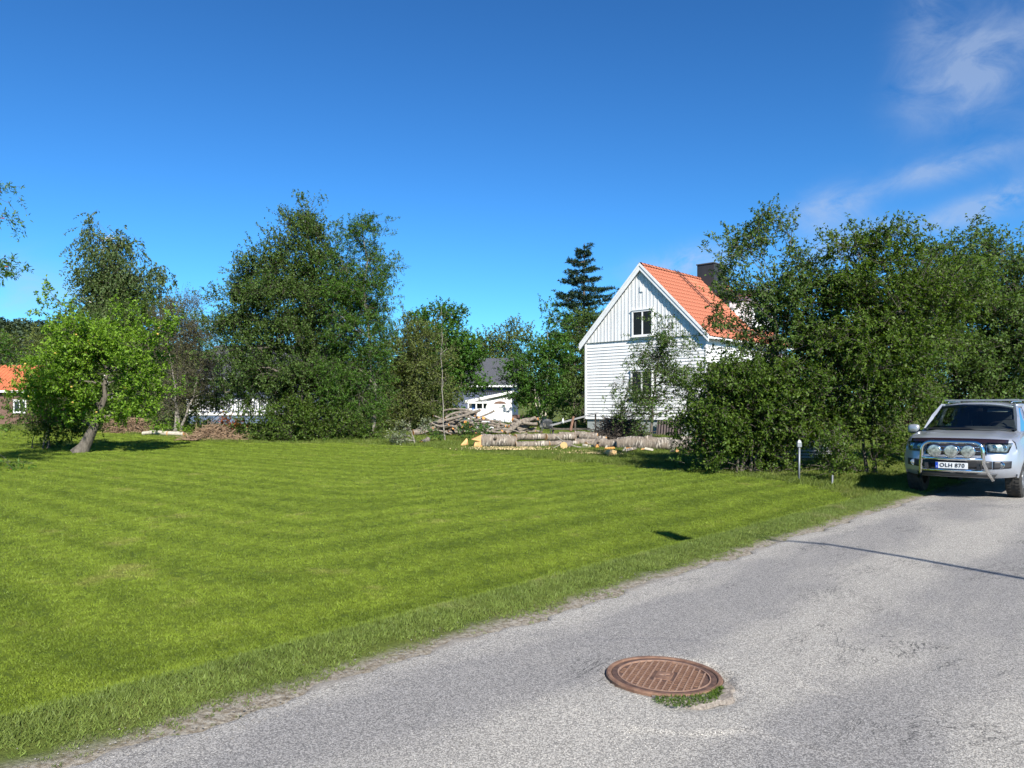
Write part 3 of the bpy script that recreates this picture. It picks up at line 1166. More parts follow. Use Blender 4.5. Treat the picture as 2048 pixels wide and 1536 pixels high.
TREE_C = {}
MULT = {101: 1.2, 102: 2.5, 103: 2.0, 110: 1.9, 111: 2.4, 112: 1.6, 113: 2.0, 120: 2.2, 121: 2.9, 122: 3.0, 123: 2.4, 124: 2.4, 125: 1.5, 126: 2.2, 127: 2.6, 128: 2.4,
        130: 4.8, 131: 8.0, 132: 7.2, 133: 6.0, 134: 5.2, 135: 2.5, 136: 1.5}
LEAF_TRIS = 0

# apple tree on the lawn
at = make_tree('apple_tree', 'leaning apple tree with yellow apples standing alone on the lawn', 'tree', 29.6, (158, 905),
               [(190, 735, 105, 80), (130, 760, 75, 65), (275, 740, 60, 75), (215, 665, 80, 45), (130, 660, 45, 45), (95, 612, 22, 22), (125, 590, 12, 22),
                (320, 672, 38, 22), (60, 740, 32, 30), (235, 805, 62, 36), (165, 800, 60, 32, 0, .8), (190, 830, 40, 20, 0, .6), (95, 815, 50, 26, 0, .7), (345, 655, 22, 12), (290, 800, 35, 25), (65, 790, 40, 30)],
               'apple_leaf', 'dark_bark', 101, trunk_r=0.26, clump=0.40, per=1.5, twigs=5, twig_len=0.42, leaves=11, leaf_len=0.12, leaf_w=0.07, depth=0.9,
               trunk_top=(215, 745), lean=(0.10, 0, -0.10), limb_n=26)
C_, O_, r_ = TREE_C['apple_tree']
ab = MB()
ab.lathe([(0.006, -0.036), (0.028, -0.032), (0.042, -0.008), (0.041, 0.014), (0.026, 0.034), (0.010, 0.030), (0.004, 0.024)], (0, 0, 0), (0, 0, 1), 8)
ame = ab.mesh('apple', True)
for i in r_.choice(len(C_), 46, replace=False):
    o = link('apple', ame, 'apple_skin', at)
    o.location = Vector(C_[i] + O_[i] * np.array([0.25, 0.25, 0.1]) + np.array([0, -0.3, -0.05])) - at.location

make_tree('currant_bush', 'dark leafy bush behind the leaning apple trunk', 'bush', 32.5, (95, 888), [(95, 840, 62, 38), (60, 822, 50, 40), (150, 850, 30, 25), (110, 872, 25, 16)],
          'hedge_leaf', 'dark_bark', 102, 0.04, clump=0.42, twigs=5, leaves=11, stems=6, limb_n=10)
# rowan mostly outside the frame on the left, branches reach in
rw = make_tree('rowan_tree', 'rowan tree at the lawn edge whose berry branches reach into view', 'tree', 21.0, (-150, 935),
               [(-120, 560, 95, 110), (-130, 400, 85, 70), (-60, 380, 50, 40), (-14, 385, 26, 26), (-30, 540, 26, 45), (-100, 700, 80, 70), (-60, 830, 50, 45), (-14, 895, 24, 40)],
               'rowan_leaf', 'grey_bark', 103, 0.15, clump=0.42, twigs=5, twig_len=0.5, leaves=15, leaf_len=0.12, leaf_w=0.035, droop=0.35, limb_n=24)
C_, O_, r_ = TREE_C['rowan_tree']
bb = MB()
for i in range(14):
    a, rr = i * 2.4, 0.012 * math.sqrt(i)
    c = (rr * math.cos(a), rr * math.sin(a), -0.3 * rr)
    bb.lathe([(0.001, -0.011), (0.010, -0.004), (0.010, 0.004), (0.001, 0.011)], c, (0, 0, 1), 5)
bme = bb.mesh('berry_cluster', True)
for i in np.argsort(-C_[:, 0])[:26:2]:
    o = link('berry_cluster', bme, 'berry', rw)
    o.location = Vector(C_[i] + np.array([0.02, -0.12, -0.1])) - rw.location

# trees behind the lawn, left to right
make_tree('birch_tree', 'tall hanging birch with white trunk and crooked tip behind the apple tree', 'tree', 58, (225, 850),
          [(215, 505, 36, 34), (200, 468, 20, 22), (185, 440, 10, 14), (232, 480, 26, 22), (250, 500, 22, 22), (210, 545, 50, 30), (180, 570, 40, 32), (240, 560, 45, 35), (270, 545, 22, 24), (290, 560, 34, 36), (310, 545, 16, 18), (335, 580, 24, 32), (250, 610, 90, 40)],
          'birch_leaf', 'birch_trunk', 110, 0.20, clump=0.75, per=1.5, twigs=6, twig_len=0.95, leaves=15, leaf_len=0.19, leaf_w=0.115, up=-0.2, droop=1.0, trunk_top=(205, 480), limb_n=26, shell=2.0, group_n=7, bough=0.9)
make_tree('leafy_tree', 'grey green round tree below the tall birch', 'tree', 50, (250, 860),
          [(250, 655, 110, 45), (180, 700, 90, 60), (300, 640, 60, 40), (250, 760, 130, 70), (390, 800, 60, 50)], 'willow_leaf', 'dark_bark', 111, 0.16, clump=0.8, per=1.5, twigs=6, leaves=12, leaf_len=0.15, leaf_w=0.09, depth=0.6)
make_tree('twiggy_tree', 'half bare brown twiggy tree beside the big dark tree', 'tree', 43, (352, 868),
          [(365, 650, 48, 50), (395, 690, 46, 60), (340, 700, 50, 70), (400, 760, 45, 55), (345, 790, 55, 45), (375, 610, 22, 20)],
          'twiggy_leaf', 'grey_bark', 112, 0.13, clump=0.5, per=2.0, twigs=8, twig_len=0.85, leaves=7, leaf_len=0.09, leaf_w=0.05, bare=0.35, stems=4, limb_n=26, up=0.5)
make_tree('broadleaf_tree', 'brownish green tree between the apple tree and the wooded hill', 'tree', 72, (50, 850),
          [(70, 690, 55, 40), (40, 730, 45, 35), (110, 740, 70, 60), (10, 765, 40, 25)], 'olive_leaf', 'dark_bark', 113, 0.16, clump=0.9, per=1.3, twigs=6, leaves=11, leaf_len=0.18, leaf_w=0.10)
make_tree('garden_shrub', 'dark green shrub behind the stack of chopped brushwood', 'bush', 46, (260, 868),
          [(250, 830, 70, 35), (300, 850, 30, 20), (195, 820, 50, 40), (318, 842, 24, 26)], 'willow_leaf', 'dark_bark', 114, 0.06, clump=0.6, per=1.4, twigs=6, leaves=12, leaf_len=0.13, leaf_w=0.08, stems=5)
make_tree('garden_shrub', 'low bush under the twiggy tree beside the cottage deck', 'bush', 44.5, (405, 872),
          [(400, 840, 36, 28), (420, 770, 44, 44), (545, 790, 50, 24), (560, 760, 60, 40)], 'willow_leaf', 'dark_bark', 115, 0.05, clump=0.55, per=1.2, twigs=6, leaves=12, leaf_len=0.12, leaf_w=0.075, stems=4)

make_tree('willow_tree', 'biggest dark green tree of the row with pointed top', 'tree', 39.5, (600, 880),
          [(612, 430, 28, 34), (585, 465, 30, 36), (635, 480, 46, 40), (590, 530, 62, 48), (520, 560, 56, 44), (505, 525, 20, 26), (655, 545, 50, 50), (560, 610, 105, 60), (470, 600, 36, 48), (640, 640, 80, 70), (480, 670, 52, 60),
           (560, 720, 120, 64), (500, 762, 80, 40), (650, 730, 60, 60), (610, 795, 80, 36), (550, 500, 22, 26), (452, 650, 24, 30)],
          'cherry_leaf', 'dark_bark', 120, 0.30, clump=0.55, per=1.75, twigs=6, twig_len=0.65, leaves=12, leaf_len=0.12, leaf_w=0.068, depth=0.85, up=0.6, limb_n=44, trunk_top=(612, 430), shell=2.8)
make_tree('rowan_tree', 'feathery brighter green rowan joined to the biggest tree', 'tree', 38.0, (742, 876),
          [(725, 475, 36, 32), (745, 520, 38, 34), (705, 530, 34, 40), (748, 575, 36, 34), (715, 600, 48, 50), (755, 625, 30, 30), (725, 680, 52, 50), (690, 730, 46, 44), (745, 745, 44, 50), (715, 800, 64, 42), (660, 790, 40, 30)],
          'rowan_leaf', 'grey_bark', 121, 0.13, clump=0.50, per=1.5, twigs=6, twig_len=0.6, leaves=14, leaf_len=0.13, leaf_w=0.04, droop=0.30, depth=0.8, limb_n=28, trunk_top=(725, 470))
make_tree('undergrowth_shrub', 'dark leafy undergrowth at the foot of the biggest tree', 'bush', 37.6, (560, 884),
          [(525, 850, 50, 34), (600, 850, 70, 34), (670, 856, 60, 30), (720, 862, 40, 20), (630, 820, 50, 24)],
          'hedge_leaf', 'dark_bark', 122, 0.05, clump=0.48, per=1.5, twigs=6, leaves=12, leaf_len=0.11, leaf_w=0.07, stems=8, depth=0.7)
make_tree('hazel_shrub', 'pale olive tall shrub right of the feathery rowan', 'bush', 45, (815, 868),
          [(815, 690, 42, 54), (840, 740, 60, 64), (790, 770, 40, 70), (850, 810, 60, 40), (812, 640, 18, 16), (790, 835, 44, 30)],
          'olive_leaf', 'grey_bark', 123, 0.10, clump=0.6, per=1.7, twigs=6, twig_len=0.7, leaves=12, leaf_len=0.13, leaf_w=0.07, stems=5, limb_n=24)
make_tree('maple_tree', 'dense fresh green maple left of the white shed', 'tree', 50, (890, 866),
          [(880, 655, 44, 34), (905, 690, 46, 44), (870, 720, 60, 60), (920, 750, 36, 50), (890, 800, 50, 45), (935, 715, 24, 30), (865, 635, 14, 16)],
          'maple_leaf', 'dark_bark', 124, 0.16, clump=0.65, per=1.7, twigs=6, leaves=11, leaf_len=0.15, leaf_w=0.12, limb_n=26)
make_tree('thin_sapling', 'slender bare sapling with sparse leaves in the log pile', 'tree', 37.5, (890, 872),
          [(886, 640, 10, 34), (889, 700, 14, 26), (888, 760, 10, 30)], 'olive_leaf', 'grey_bark', 125, 0.034, clump=0.45, per=2.0, twigs=4, twig_len=0.5, leaves=8, trunk_top=(884, 605), limb_n=8, leaf_len=0.08)
make_tree('broadleaf_tree', 'yellowish green round tree far behind the dark roofed house', 'tree', 92, (985, 830),
          [(1020, 685, 46, 26), (985, 705, 36, 26), (1055, 690, 30, 26), (1010, 730, 60, 36), (960, 730, 40, 40)], 'olive_leaf', 'dark_bark', 126, 0.25, clump=1.2, per=1.6, twigs=6, twig_len=1.0, leaves=11, leaf_len=0.24, leaf_w=0.15)
make_tree('old_lilac', 'tall shrub with pale bare stems between shed and white house', 'bush', 50, (1085, 860),
          [(1100, 632, 16, 16), (1108, 650, 20, 20), (1085, 700, 44, 34), (1105, 740, 40, 40), (1060, 745, 40, 36), (1080, 800, 50, 36), (1050, 770, 28, 26), (1110, 830, 30, 22), (1030, 745, 28, 16)],
          'maple_leaf', 'pale_bark', 127, 0.10, clump=0.6, per=1.25, twigs=6, twig_len=0.6, leaves=11, leaf_len=0.14, leaf_w=0.09, stems=6, limb_n=24)
make_tree('leafy_tree', 'shaded dark tree close behind the left corner of the white house', 'tree', 54, (1150, 858),
          [(1150, 670, 32, 34), (1165, 720, 34, 60), (1140, 780, 40, 60), (1175, 640, 24, 26), (1160, 830, 30, 24)],
          'cherry_leaf', 'dark_bark', 128, 0.14, clump=0.65, per=1.6, twigs=6, leaves=12, leaf_len=0.14, leaf_w=0.09)


def make_fir(name, label, Y, px, top, bottom, half, seed):
    rng = np.random.default_rng(seed)
    root = thing(name, label, 'tree')
    foot = np.array(on_ground(px, Y)) - np.array([0, 0, 0.05])
    root.location = Vector(foot)
    H = (CAMH + (HOR - top) / F * Y) - foot[2]
    z0 = (CAMH + (HOR - bottom) / F * Y) - foot[2]
    Rm = half / F * Y
    wd = MB()
    wd.tube([(0, 0, 0), (0.05, 0, H * .5), (0.1, 0, H)], [0.22, 0.13, 0.02], 7)
    pos, dr, ln = [], [], []
    z = z0
    while z < H - 0.2:
        f = 1 - (z - z0) / (H - z0)
        R = Rm * (f ** 0.85) * rng.uniform(0.75, 1.12) + 0.25
        nb = rng.integers(5, 8)
        a0 = rng.uniform(0, 6.28)
        for b in range(nb):
            a = a0 + b * 6.283 / nb + rng.normal() * 0.15
            Rb = R * rng.uniform(0.5, 1.2)
            z_keep, z = z, z + rng.normal() * 0.16
            curl = rng.uniform(0.22, 0.52)
            h = np.array([math.cos(a), math.sin(a), 0])
            tt = np.linspace(0, 1, 7)
            pp = np.array([h * Rb * t + np.array([0, 0, z - 0.22 * Rb * t + curl * Rb * t * t]) for t in tt])
            wd.tube(pp, list(np.linspace(0.035, 0.008, 7)), 3, caps=False)
            nsub = int(6 + Rb * 9)
            sdv = np.array([-h[1], h[0], 0])
            for s in range(nsub):
                t = rng.uniform(0.15, 1.0)
                p = h * Rb * t + np.array([0, 0, z - 0.22 * Rb * t + curl * Rb * t * t + rng.normal() * 0.05])
                sd = sdv * rng.choice([-1, 1])
                L = (0.25 + 0.35 * Rb * (1 - t)) * rng.uniform(.6, 1.2)
                d = h * 0.7 + sd * 0.8 + np.array([0, 0, 0.10])
                nq = int(8 + L * 16)
                q = rng.uniform(0, 1, nq)[:, None]
                pos.append(p + unit(d) * L * q)
                dr.append(unit(d) * 0.7 + rng.normal(size=(nq, 3)) * 0.45 + np.array([0, 0, 0.18]))
            z = z_keep
        z += 0.50 + 0.35 * f
    pos, dr = np.concatenate(pos), np.concatenate(dr)
    v, q = leaf_arrays(pos, dr, 0.24, 0.06, rng, 0.1)
    wd.build('trunk', 'dark_bark', root, fix=False)
    link('crown', mesh_np('crown', v, q, rnd=rng.uniform(0, 1, len(q))), 'fir_needle', root)


make_fir('fir_tree', 'tall blue green fir behind the white house', 60, 1166, 486, 800, 135, 201)

# trees in front of the white house and along the road
make_tree('plum_tree', 'slim sparse young tree in front of the white gable wall', 'tree', 35.5, (1299, 880),
          [(1320, 665, 34, 24), (1345, 690, 36, 26), (1300, 690, 30, 26), (1285, 730, 30, 22, 0, .6), (1330, 735, 40, 34), (1255, 770, 32, 26), (1305, 790, 40, 32, 0, .6), (1350, 785, 44, 36), (1232, 795, 22, 20), (1265, 815, 30, 16), (1365, 750, 24, 30), (1310, 835, 26, 24), (1300, 862, 14, 14)],
          'cherry_leaf', 'dark_bark', 130, 0.075, clump=0.42, per=0.72, twigs=5, twig_len=0.5, leaves=9, leaf_len=0.105, leaf_w=0.055, droop=0.35, limb_n=26, trunk_top=(1325, 660), depth=0.7, group_n=7, bough=0.7)
make_tree('bird_cherry_tree', 'tall narrow topped bird cherry hiding the right end of the white house', 'tree', 20.5, (1545, 925),
          [(1530, 445, 24, 26, 0, .45), (1552, 446, 16, 12, 0, .4), (1500, 488, 34, 26, 0, .45), (1535, 505, 52, 40, 0, .45), (1468, 528, 30, 22, 0, .3), (1466, 572, 26, 24, 0, .3), (1590, 530, 46, 36, 0, .45), (1618, 512, 22, 20, 0, .4), (1650, 555, 30, 26, 0, .4), (1535, 590, 92, 56, 0, .5), (1482, 632, 36, 30, 0, .3), (1440, 676, 34, 16, 0, .3), (1610, 620, 70, 60, 0, .5), (1570, 690, 95, 56, 0, .6), (1530, 715, 46, 30, 0, .5), (1650, 690, 50, 60, 0, .5)],
          'cherry_leaf', 'dark_bark', 131, 0.12, clump=0.40, per=1.05, twigs=6, twig_len=0.42, leaves=11, leaf_len=0.095, leaf_w=0.050, droop=0.12, depth=0.75, limb_n=44, stems=3, group_n=9, bough=0.85)
make_tree('hedge_bush', 'broad leafy bush growing down to the grass beside the firewood', 'bush', 20.0, (1490, 935),
          [(1510, 785, 84, 44), (1430, 808, 40, 38), (1395, 845, 34, 36), (1480, 850, 80, 56), (1570, 790, 60, 60), (1450, 900, 60, 32), (1540, 905, 40, 26), (1560, 850, 46, 44)],
          'hedge_leaf', 'dark_bark', 132, 0.05, clump=0.36, per=1.25, twigs=6, twig_len=0.36, leaves=12, leaf_len=0.09, leaf_w=0.050, depth=0.7, stems=9, limb_n=36, group_n=8, bough=0.8)
make_tree('bird_cherry_tree', 'wide bird cherry with crooked dark trunk behind the reflector post', 'tree', 19.6, (1735, 940),
          [(1785, 492, 60, 28, 0, .5), (1722, 530, 52, 36, 0, .5), (1830, 505, 50, 34, 0, .5), (1745, 490, 22, 16, 0, .5), (1668, 600, 34, 40, 0, .5), (1885, 560, 50, 60, 0, .6), (1700, 590, 50, 50), (1780, 590, 90, 64), (1680, 650, 40, 50), (1760, 690, 110, 70), (1850, 640, 50, 60), (1680, 740, 60, 60), (1740, 790, 90, 60), (1820, 760, 60, 50), (1660, 830, 56, 46), (1740, 860, 70, 40), (1690, 500, 16, 14), (1620, 760, 40, 50)],
          'hedge_leaf', 'dark_bark', 133, 0.07, clump=0.38, per=1.1, twigs=6, twig_len=0.40, leaves=12, leaf_len=0.09, leaf_w=0.049, droop=0.08, depth=0.75, limb_n=46, stems=3, group_n=9, bough=0.85)
make_tree('bird_cherry_tree', 'dense bird cherry thicket towering behind the silver pickup', 'tree', 22.5, (1960, 925),
          [(1935, 500, 56, 30, 0, .6), (1885, 512, 44, 34, 0, .6), (1990, 515, 40, 30, 0, .6), (1945, 468, 16, 12, 0, .6), (2045, 530, 36, 34, 0, .6), (2000, 840, 80, 40), (1880, 830, 60, 36), (1950, 590, 80, 60), (2030, 620, 60, 70), (1890, 600, 60, 60), (1960, 700, 110, 80), (2050, 730, 60, 80), (1900, 740, 60, 60), (1960, 800, 100, 50), (2090, 620, 60, 90), (1870, 690, 40, 50)],
          'cherry_leaf', 'dark_bark', 134, 0.14, clump=0.44, per=1.2, twigs=6, twig_len=0.45, leaves=12, leaf_len=0.095, leaf_w=0.052, depth=0.8, limb_n=46, stems=4, group_n=9, bough=0.85)
make_tree('young_shoot', 'small leafy shoot beside the reflector post at the lawn corner', 'bush', 17.6, (1665, 955),
          [(1668, 905, 24, 34), (1650, 935, 16, 14), (1690, 925, 16, 20)], 'hedge_leaf', 'dark_bark', 135, 0.018, clump=0.22, per=1.1, twigs=5, twig_len=0.24, leaves=9, leaf_len=0.075, leaf_w=0.042, stems=1, limb_n=8)
make_tree('weed_clump', 'low green weeds growing along the shaded lawn edge', 'plant', 19.6, (1530, 950),
          [(1500, 940, 50, 8), (1560, 944, 40, 9), (1620, 948, 30, 8), (1450, 936, 40, 7), (1720, 946, 30, 9), (1590, 925, 20, 10)], 'hedge_leaf', 'dark_bark', 136, 0.01, clump=0.24, per=0.9, twigs=4, twig_len=0.16, leaves=8, leaf_len=0.07, leaf_w=0.05, stems=1, limb_n=8, depth=0.4)
make_tree('red_shrub', 'dark red leaved shrub glimpsed behind the silver pickup', 'bush', 28.0, (1870, 900),
          [(1850, 790, 46, 20), (1900, 780, 40, 26), (1870, 820, 50, 20)], 'plum_leaf', 'dark_bark', 137, 0.05, clump=0.45, per=1.3, twigs=6, leaves=11, leaf_len=0.10, leaf_w=0.06, stems=4)
make_tree('fallen_branch', 'cut leafy branch with wilting pale leaves lying at the lawn edge', 'branch', 35.0, (830, 890),
          [(820, 862, 34, 18), (800, 878, 30, 10), (845, 850, 20, 14), (790, 866, 20, 10)], 'wilted_leaf', 'grey_bark', 138, 0.04, clump=0.36, per=1.0, twigs=5, twig_len=0.45, leaves=8, leaf_len=0.10, leaf_w=0.05, droop=0.3, limb_n=8, depth=0.6)
make_tree('autumn_shrub', 'low shrub with red and yellow leaves in front of the brushwood heap', 'bush', 37.8, (440, 884),
          [(440, 866, 32, 14), (460, 852, 16, 16), (412, 874, 16, 8)], 'red_leaf', 'dark_bark', 139, 0.03, clump=0.3, per=1.1, twigs=5, twig_len=0.3, leaves=7, leaf_len=0.12, leaf_w=0.085, stems=1, limb_n=6, depth=0.4)
make_tree('weed_clump', 'yellow green herbs beside the short grey log', 'plant', 41, (375, 872),
          [(378, 868, 22, 10), (345, 858, 24, 10), (320, 850, 14, 18)], 'apple_leaf', 'dark_bark', 140, 0.012, clump=0.3, per=0.9, twigs=4, twig_len=0.3, leaves=8, leaf_len=0.12, leaf_w=0.07, stems=1, limb_n=6, depth=0.4)
make_tree('weed_clump', 'tall green weeds growing through the grey log pile', 'plant', 37, (955, 866),
          [(970, 855, 26, 14), (945, 862, 18, 10), (860, 866, 20, 8)], 'maple_leaf', 'dark_bark', 141, 0.012, clump=0.3, per=0.9, twigs=4, twig_len=0.3, leaves=9, leaf_len=0.11, leaf_w=0.05, stems=1, limb_n=6, depth=0.4)

# wooded hill far behind on the left
HS = 2.3
hx = np.linspace(-420, 160, 60)


def hill_h(x):
    return 38 * np.exp(-((x + 260) / 150) ** 2) + 13 * np.exp(-((x + 40) / 120) ** 2) + 1.5


hy = np.array([200, 250, 300, 350, 400, 460, 560])
hp = np.array([0.0, 0.25, 0.6, 0.9, 1.0, 0.8, 0.0])
HX, HI = np.meshgrid(hx, np.arange(len(hy)))
HZ = hill_h(HX) * hp[HI] * HS + 2.0
HY = hy[HI] + 10 * np.sin(HX * 0.05)
idx = np.arange(HX.size).reshape(HX.shape)
hq = np.stack([idx[:-1, :-1], idx[:-1, 1:], idx[1:, 1:], idx[1:, :-1]], -1).reshape(-1, 4)
struct('hill', mesh_np('hill', np.stack([HX * HS, HY * HS, HZ], -1).reshape(-1, 3), hq, smooth=True), 'rough_ground')
rng = np.random.default_rng(55)
pos, dr, tn = [], [], []
for i in range(1500):
    x = rng.uniform(-310, -170) if i % 5 else rng.uniform(-170, 60)
    t = rng.uniform(0.6, 4.6)
    y = np.interp(t, np.arange(len(hy)), hy)
    z = hill_h(x) * np.interp(t, np.arange(len(hy)), hp) * HS + 1.0
    h = rng.uniform(9, 17)
    r = h * rng.uniform(0.15, 0.27)
    n = 44
    q = rng.uniform(0, 1, n) ** 0.8
    a = rng.uniform(0, 6.28, n)
    rr = r * (1 - q) ** (0.8 if i % 3 else 0.45) * rng.uniform(0.6, 1.15, n)
    pos.append(np.stack([x * HS + rr * np.cos(a), y * HS + rr * np.sin(a), z + 0.5 + q * h], 1))
    dr.append(np.stack([np.cos(a), np.sin(a), rng.uniform(-0.4, 0.9, n)], 1))
    tn.append(np.full(n, rng.uniform(0, 1)))
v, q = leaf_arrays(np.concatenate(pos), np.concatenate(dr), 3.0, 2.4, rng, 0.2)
tag(link('forest', mesh_np('forest', v, q, rnd=np.concatenate(tn)), 'hazed_needle'), 'distant conifer forest covering the hillside', 'forest', kind='stuff')
#MARK_BUILD
# ------------------------------------------------------------------ white house
HA = math.radians(43.0)
HZL = 44.0
HW = 0.1729 * HZL
HL = Vector(((1172 - 1024) / F * HZL, HZL, 0))
GH = 0.35                                   # ground level at the house
house = thing('white_house', 'white wooden house with steep orange tiled roof behind the log piles', 'house', (HL.x, HL.y, 0), -HA)
# local x: along the gable (left to right), local y: back along the ridge, z: up from road level
LEN, EAVE, APEX, BASE, TRANS = 9.6, 5.55, 9.36, 1.14, 5.50
HALF = HW / 2
SL = (APEX - EAVE) / HALF                    # roof slope

fd = MB()
fd.box(0.06, HW - 0.06, 0.06, LEN - 0.06, GH - 0.6, BASE)
fd.build('foundation', 'foundation', house)
wl_ = MB()                                   # core behind the boards
wl_.box(0.03, HW - 1.1, 0.03, LEN - 0.03, BASE + 0.002, 4.05)
wl_.box(0.03, HW - 0.03, 0.03, LEN - 0.03, 4.05, EAVE - 0.05)
wl_.add([(0.03, 0.03, EAVE - 0.05), (HW - 0.03, 0.03, EAVE - 0.05), (HALF, 0.03, APEX - 0.1), (0.03, LEN - 0.03, EAVE - 0.05), (HW - 0.03, LEN - 0.03, EAVE - 0.05), (HALF, LEN - 0.03, APEX - 0.1)],
        [(0, 1, 2), (3, 5, 4), (0, 2, 5, 3), (1, 4, 5, 2)])
wl_.build('wall', 'white_paint', house)
# recessed porch on the long side
pw = MB()
pw.box(HW - 1.085, HW - 1.06, 0.03, LEN - 0.03, BASE + 0.002, 4.04)
pw.build('porch_wall', 'brown_wall', house)
pf = MB()
pf.box(HW - 1.06, HW + 0.02, 0.10, LEN, BASE - 0.12, BASE - 0.005)
pf.build('porch_floor', 'weathered_board', house)
gw = MB()
gw.box(HW - 1.058, HW - 0.004, 0.004, 0.10, BASE, 4.048)
gw.build('wall_return', 'white_paint', house)
for y in (3.2, 6.4, LEN - 0.1):
    po = MB()
    po.box(HW - 0.13, HW - 0.01, y - 0.06, y + 0.06, BASE, 4.048)
    po.build('porch_post', 'trim_paint', house)

# lap siding boards on the gable
bh = 0.168
nb = int((TRANS - BASE) / bh)


def lap_mesh(length, name, axis='x'):
    b = MB()
    if axis == 'x':
        b.hexa([(0, -0.004, 0), (length, -0.004, 0), (length, 0.03, 0), (0, 0.03, 0), (0, -0.004, 0), (0, -0.004, 0), (0, 0, 0), (0, 0, 0)])
    return b


def board(name, x0, x1, z0, h, y_out_b, y_out_t, y_in, m, parent, side=False):
    b = MB()
    if not side:
        b.hexa([(x0, y_out_b, z0), (x1, y_out_b, z0), (x1, y_in, z0), (x0, y_in, z0), (x0, y_out_t, z0 + h), (x1, y_out_t, z0 + h), (x1, y_in, z0 + h), (x0, y_in, z0 + h)])
    else:
        b.hexa([(y_out_b, x0, z0), (y_out_b, x1, z0), (y_in, x1, z0), (y_in, x0, z0), (y_out_t, x0, z0 + h), (y_out_t, x1, z0 + h), (y_in, x1, z0 + h), (y_in, x0, z0 + h)])
    return b.build(name, m, parent)


for i in range(nb):
    z = BASE + i * bh
    board('lap_board', 0.0, HW - 0.002 + random.uniform(-.002, .002), z + 0.002, bh + 0.012, -0.034 + random.uniform(-.003, .003), -0.004, 0.028, 'white_paint', house)
for i in range(int((EAVE - 0.1 - 4.08) / bh)):
    z = 4.08 + i * bh
    board('lap_board', 0.03, LEN, z, bh + 0.012, HW + 0.034, HW + 0.004, HW - 0.028, 'white_paint', house, True)
pe = MB()
pe.box(HW - 0.05, HW + 0.06, 0.034, LEN, 4.052, 4.078)
pe.build('porch_edge', 'black_trim', house)
# corner boards
for x in (0.0, HW):
    cb = MB()
    cb.box(x - 0.05, x + 0.045, -0.052, 0.05, BASE + 0.02, TRANS - 0.03)
    cb.build('corner_board', 'trim_paint', house)
# vertical boards in the gable
bw = 0.225
n = int(HW / bw)
bw = HW / n
for i in range(n):
    x0, x1 = i * bw + 0.008, (i + 1) * bw - 0.008
    zt0 = EAVE + SL * (HALF - abs(x0 - HALF)) - 0.10
    zt1 = EAVE + SL * (HALF - abs(x1 - HALF)) - 0.10
    zm = TRANS - 0.03
    b = MB()
    yo = -0.062 + random.uniform(-.002, .002)
    b.hexa([(x0, yo, zm), (x1, yo, zm), (x1, 0.028, zm), (x0, 0.028, zm), (x0, yo, max(zm + 0.02, zt0)), (x1, yo, max(zm + 0.02, zt1)), (x1, 0.028, max(zm + 0.02, zt1)), (x0, 0.028, max(zm + 0.02, zt0))])
    b.build('gable_board', 'gable_paint', house)
    if i:
        zc = EAVE + SL * (HALF - abs(i * bw - HALF)) - 0.10
        bt = MB()
        bt.box(i * bw - 0.022, i * bw + 0.022, -0.082, -0.066, zm - 0.005, max(zm + 0.03, zc - 0.03))
        bt.build('batten', 'gable_paint', house)
# windows
def window(parent, xc, z0, z1, w, y, two=True):
    fr = MB()
    t = 0.085
    for (a, b_, c, d) in ((xc - w / 2, xc - w / 2 + t, z0, z1), (xc + w / 2 - t, xc + w / 2, z0, z1), (xc - w / 2 + t, xc + w / 2 - t, z1 - t, z1), (xc - w / 2 + t, xc + w / 2 - t, z0, z0 + t)):
        fr.box(a, b_, y - 0.07, y + 0.02, c, d)
    f = fr.build('window', 'trim_paint', parent)
    gap = 0.035
    for s in ((-1, 1) if two else (0,)):
        pn = MB()
        if two:
            xa, xb = (xc - w / 2 + t, xc - gap) if s < 0 else (xc + gap, xc + w / 2 - t)
        else:
            xa, xb = xc - w / 2 + t, xc + w / 2 - t
        pn.box(xa + 0.004, xb - 0.004, y - 0.035, y - 0.02, z0 + t + 0.004, z1 - t - 0.004)
        pn.build('pane', 'window_glass', f)
    if two:
        m_ = MB()
        m_.box(xc - gap, xc + gap, y - 0.062, y + 0.01, z0 + t, z1 - t)
        m_.build('mullion', 'trim_paint', f)
    si = MB()
    si.box(xc - w / 2 - 0.06, xc + w / 2 + 0.06, y - 0.14, y - 0.002, z0 - 0.05, z0 - 0.004)
    si.build('sill', 'trim_paint', f)
    hd = MB()
    hd.box(xc - w / 2 - 0.05, xc + w / 2 + 0.05, y - 0.10, y - 0.002, z1 + 0.004, z1 + 0.05)
    hd.build('head_trim', 'trim_paint', f)


def gable_x(px):
    t = (px - 1024) / F
    # point L + s*(cos,-sin): (lx + s c)/(ly - s sn) = t
    c, sn = math.cos(HA), math.sin(HA)
    return (t * HL.y - HL.x) / (c + t * sn)


window(house, gable_x(1287), 5.62, 7.02, gable_x(1308) - gable_x(1266), -0.075)
window(house, gable_x(1285), 2.40, 3.80, gable_x(1307) - gable_x(1263), -0.040)
vt = MB()
vt.box(HALF - 0.09, HALF + 0.09, -0.12, -0.085, APEX - 1.35, APEX - 1.05)
vt.build('gable_vent', 'trim_paint', house)

# roof: deck, bargeboards, tiles, ladder
OV = 0.26
EX = 0.26


def roof_pt(x, y, off=0.0):
    return (x, y, EAVE + SL * (HALF - abs(x - HALF)) + off)


